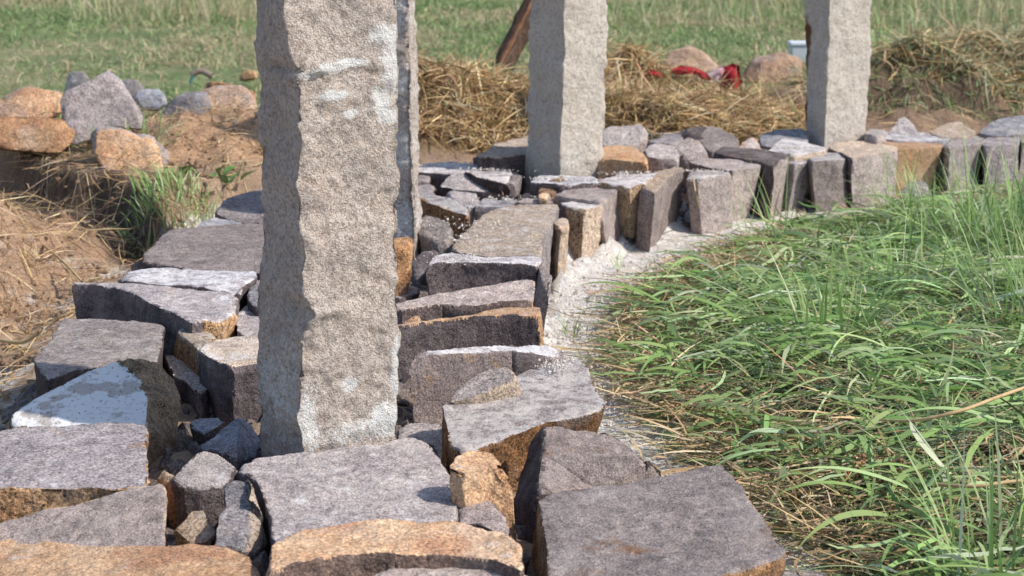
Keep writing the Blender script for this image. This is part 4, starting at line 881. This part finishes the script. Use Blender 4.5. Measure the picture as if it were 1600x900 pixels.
# leaning timber
t = bpy.data.objects.new('leaning_timber', None); COL.objects.link(t); b0 = PY(783, 104, 7.25); t.location = b0
tag(t, 'dark split timber leaning behind the third post, foot in the straw', 'timber')
def beam(name, mat, off, wx, wy, inner=0):
    a = PY(779, 116, 7.25)-b0; b = PY(872, -70, 7.45)-b0; d = (b-a).normalized(); s = d.cross(Vector((0, 1, 0))).normalized(); u = s.cross(d)
    L = (b-a).length; V = []; F = []; K = 40; Q = 14
    for i in range(K+1):
        for k in range(Q):
            th = 2*math.pi*k/Q; c, q = math.cos(th), math.sin(th)
            pt = a+d*(L*i/K)+s*(c*wx+off)+u*(q*wy); n_ = float(vnoise(np.array([[i*.4, k*.9, wx*50]]))[0])
            V.append(tuple(pt+(s*c+u*q)*n_*.004))
        if i:
            for k in range(Q): F.append([(i-1)*Q+k, (i-1)*Q+(k+1) % Q, i*Q+(k+1) % Q, i*Q+k])
    V.append(tuple(a)); V.append(tuple(b)); F3 = [[len(V)-2, k, (k+1) % Q, (k+1) % Q] for k in range(Q)]
    me = bpy.data.meshes.new(name); me.from_pydata(V, [], F+[[len(V)-2, k, (k+1) % Q] for k in range(Q)]+[[len(V)-1, K*Q+(k+1) % Q, K*Q+k] for k in range(Q)])
    me.materials.append(mat); o = bpy.data.objects.new(name, me); COL.objects.link(o); o.parent = t
    for p in me.polygons: p.use_smooth = True
    return o
beam('bark', M['bark'], 0, .042, .04); beam('split_face', M['cutwood'], .012, .016, .045)
# red and white plastic scraps
def sheet(name, outline, Y, mat, depth, seed, parent=None, org=None):
    """crumpled sheet with thickness, outline by pixel"""
    cx = sum(p[0] for p in outline)/len(outline); cy = sum(p[1] for p in outline)/len(outline); V = []; F = []; K = len(outline); Rn = 6
    for side in (0, 1):
        for r in range(Rn):
            f = (r+.15)/(Rn-1+.15)
            for k, (x, y) in enumerate(outline):
                v = PY(cx+(x-cx)*f, cy+(y-cy)*f, Y); nz = float(fbm(np.array([[v.x*22, r*.7, v.z*22+side*.02]]), 1, 2, seed)[0])
                V.append(Vector((v.x, Y-depth*(1-f*f)*.6+nz*depth*.8+side*.006, v.z))-(org or Vector())); 
    for side in (0, 1):
        b = side*Rn*K
        for r in range(Rn-1):
            for k in range(K):
                q = [b+r*K+k, b+r*K+(k+1) % K, b+(r+1)*K+(k+1) % K, b+(r+1)*K+k]; F.append(q if side else q[::-1])
    for k in range(K): F.append([(Rn-1)*K+k, (Rn-1)*K+(k+1) % K, 2*Rn*K-K+(k+1) % K, 2*Rn*K-K+k])
    return npmesh(name, np.array([tuple(v) for v in V]), np.array(F), [mat], parent=parent)
e = bpy.data.objects.new('plastic_bag', None); COL.objects.link(e); org = PY(1120, 146, 7.95); e.location = org
tag(e, 'crumpled red and white plastic bag among the straw right of the third post', 'plastic bag')
sheet('red_fold', [(1124, 119), (1132, 105), (1145, 99), (1155, 102), (1158, 129), (1150, 145), (1137, 150), (1129, 136)], 7.9, M['redcloth'], .05, 2, e, org)
sheet('white_fold', [(1098, 124), (1106, 114), (1122, 105), (1135, 103), (1127, 121), (1135, 143), (1119, 145), (1103, 136)], 7.92, M['pinkcloth'], .04, 3, e, org)
def hit_y(px, py, dz):
    for Y in np.arange(5.2, 10, .02):
        v = PY(px, py, float(Y))
        if v.z < float(H(np.array([v.x]), np.array([v.y]))[0])+dz: return float(Y)
    return 9.0
e2 = sheet('plastic_scrap', [(1048, 110), (1064, 103), (1084, 105), (1104, 114), (1114, 126), (1104, 127), (1086, 116), (1068, 111), (1054, 116)], hit_y(1080, 116, .075), M['redcloth'], .04, 5)
tag(recentre(e2), 'red plastic strip below the reddish peaked rock', 'plastic scrap')
e3 = sheet('plastic_scrap', [(1006, 112), (1016, 108), (1032, 113), (1040, 121), (1028, 123), (1012, 117)], hit_y(1022, 116, .075), M['redcloth'], .03, 7)
tag(recentre(e3), 'smaller dark red plastic scrap left of the red strip', 'plastic scrap')
# white container behind the fourth post
def boxobj(name, c, sx, sy, sz, mat, bev=.006, taper=.9, parent=None):
    bm = bmesh.new(); bmesh.ops.create_cube(bm, size=1)
    for v in bm.verts:
        k = taper if v.co.z < 0 else 1; v.co = Vector((v.co.x*sx*k, v.co.y*sy*k, (v.co.z+.5)*sz))
    bmesh.ops.bevel(bm, geom=bm.edges[:], offset=bev, segments=2, affect='EDGES')
    me = bpy.data.meshes.new(name); bm.to_mesh(me); bm.free(); me.materials.append(mat); o = bpy.data.objects.new(name, me); COL.objects.link(o); o.location = c
    if parent: o.parent = parent
    return o
e = bpy.data.objects.new('plastic_container', None); COL.objects.link(e); e.location = PY(1254, 98, 9.2); tag(e, 'white plastic container half hidden behind the rightmost post', 'container')
boxobj('body', (0, 0, 0), .13, .12, .085, M['plastic'], parent=e); boxobj('lid', (0, 0, .086), .14, .13, .014, M['plastic'], .004, 1, parent=e)
e = tube('marker_stake', [PY(1219, 14, 14.2), PY(1220, -60, 14.2)], .02, M['yellow'], 8, 4); tag(recentre(e), 'yellow marker stake far back in the field between the third and fourth posts', 'stake')
# teal ringed scrap in the field
pts = [PY(298+34*t, 118-7*math.sin(math.pi*min(1, t*1.1)), 7.9) for t in (0, .15, .35, .6, .85, 1)]
e = bpy.data.objects.new('bent_pipe', None); COL.objects.link(e); e.location = pts[0]; tag(e, 'bent piece of old pipe with a teal end lying in the field at left', 'pipe')
tube('pipe_body', [p-pts[0] for p in pts], .013, M['umberp'], parent=e); tube('teal_end', [pts[0]-pts[0]-Vector((0, .02, .03)), pts[1]-pts[0]-Vector((0, .02, .01))], .007, M['teal'], parent=e)
# broad leaved weed on the bank
w = bpy.data.objects.new('broadleaf_weed', None); COL.objects.link(w); wo = PY(335, 300, hit_y(335, 300, 0)); w.location = wo; tag(w, 'broad leaved weed on the bank just left of the nearest post', 'weed')
def leafmesh(L, Wd):
    V = []; F = []; K = 6
    for i in range(K+1):
        t = i/K; wdt = Wd*math.sin(math.pi*(.08+.9*t))**.8*(1+.12*math.sin(i*2.6)); zc = .25*L*t*(1-t)
        for s_ in (-1, -.5, 0, .5, 1): V.append((L*t, s_*wdt/2, zc+abs(s_)*wdt*.18))
        if i:
            for k in range(4): F.append([(i-1)*5+k, (i-1)*5+k+1, i*5+k+1, i*5+k])
    me = bpy.data.meshes.new('leaf'); me.from_pydata(V, [], F); me.materials.append(M['leaf']); [setattr(p, 'use_smooth', True) for p in me.polygons]; return me
lm = leafmesh(.075, .05)
for i in range(16):
    o = bpy.data.objects.new('leaf', lm); COL.objects.link(o); o.parent = w; a = i*2.4; rr = .02+.03*random.random()
    o.location = (math.cos(a)*rr-.03+.09*random.uniform(-1, 1), math.sin(a)*rr+.05*random.uniform(-1, 1), .02+.035*random.random()); o.rotation_euler = (random.uniform(-.4, .4), random.uniform(-.9, 0.1), a); s_ = random.uniform(.35, .75); o.scale = (s_, s_, s_)
# ------------------------------------------------------------------ shrubs along the end of the field
def shrub(label, px, Y, wx, hgt, n=2600, sz=.05):
    e = bpy.data.objects.new('shrub', None); COL.objects.link(e); x = (px-800)/FPX*Y; e.location = (x, Y, -.02)
    tag(e, label, 'shrub', 'shrubs along the end of the field')
    for k in range(5):
        a = k*1.3; tube('stem', [(0, 0, 0), (.15*wx*math.cos(a), .15*wx*math.sin(a), hgt*.4), (.35*wx*math.cos(a), .3*wx*math.sin(a), hgt*.8)], [.03, .02, .008], M['twig'], 6, 4, parent=e)
    m = rng.normal(0, 1, (22, 3)); m /= np.linalg.norm(m, axis=1)[:, None]; m = m*[.38*wx, .3*wx, .36*hgt]+[0, 0, hgt*.5]
    c = m[rng.integers(0, 22, n)]+rng.normal(0, 1, (n, 3))*[.10*wx, .1*wx, .10*hgt]; c[:, 2] = np.abs(c[:, 2])
    d = rng.normal(0, 1, (n, 3)); d /= np.linalg.norm(d, axis=1)[:, None]; u = np.cross(d, rng.normal(0, 1, (n, 3))); u /= np.linalg.norm(u, axis=1)[:, None]
    s_ = rng.uniform(.5, 1.2, n)[:, None]*sz
    V = np.stack([c-d*s_, c+u*s_*.4, c+d*s_, c-u*s_*.4], 1).reshape(-1, 3); F = np.arange(n*4).reshape(-1, 4)
    npmesh('foliage', V, F, [M['shrub']], smooth=False, parent=e)
for i, (px, Yy, wx, hh, lab) in enumerate([(-60, 16.0, 1.8, 1.5, 'leftmost shrub of the far line'),
        (230, 16.8, 1.6, 1.4, 'shrub of the far line behind the left half of the field'), (700, 15.6, 1.3, 1.2, 'shrub of the far line between the second and third posts'),
        (1010, 15.2, 1.4, 1.2, 'shrub of the far line right behind the third post'), (1180, 15.5, 1.2, 1.1, 'shrub of the far line beside the yellow stake'),
        (1400, 15.0, 1.5, 1.2, 'dark shrub just right of the rightmost post'), (1680, 15.4, 1.8, 1.4, 'rightmost shrub of the far line')]):
    shrub(lab, px, Yy, wx, hh)
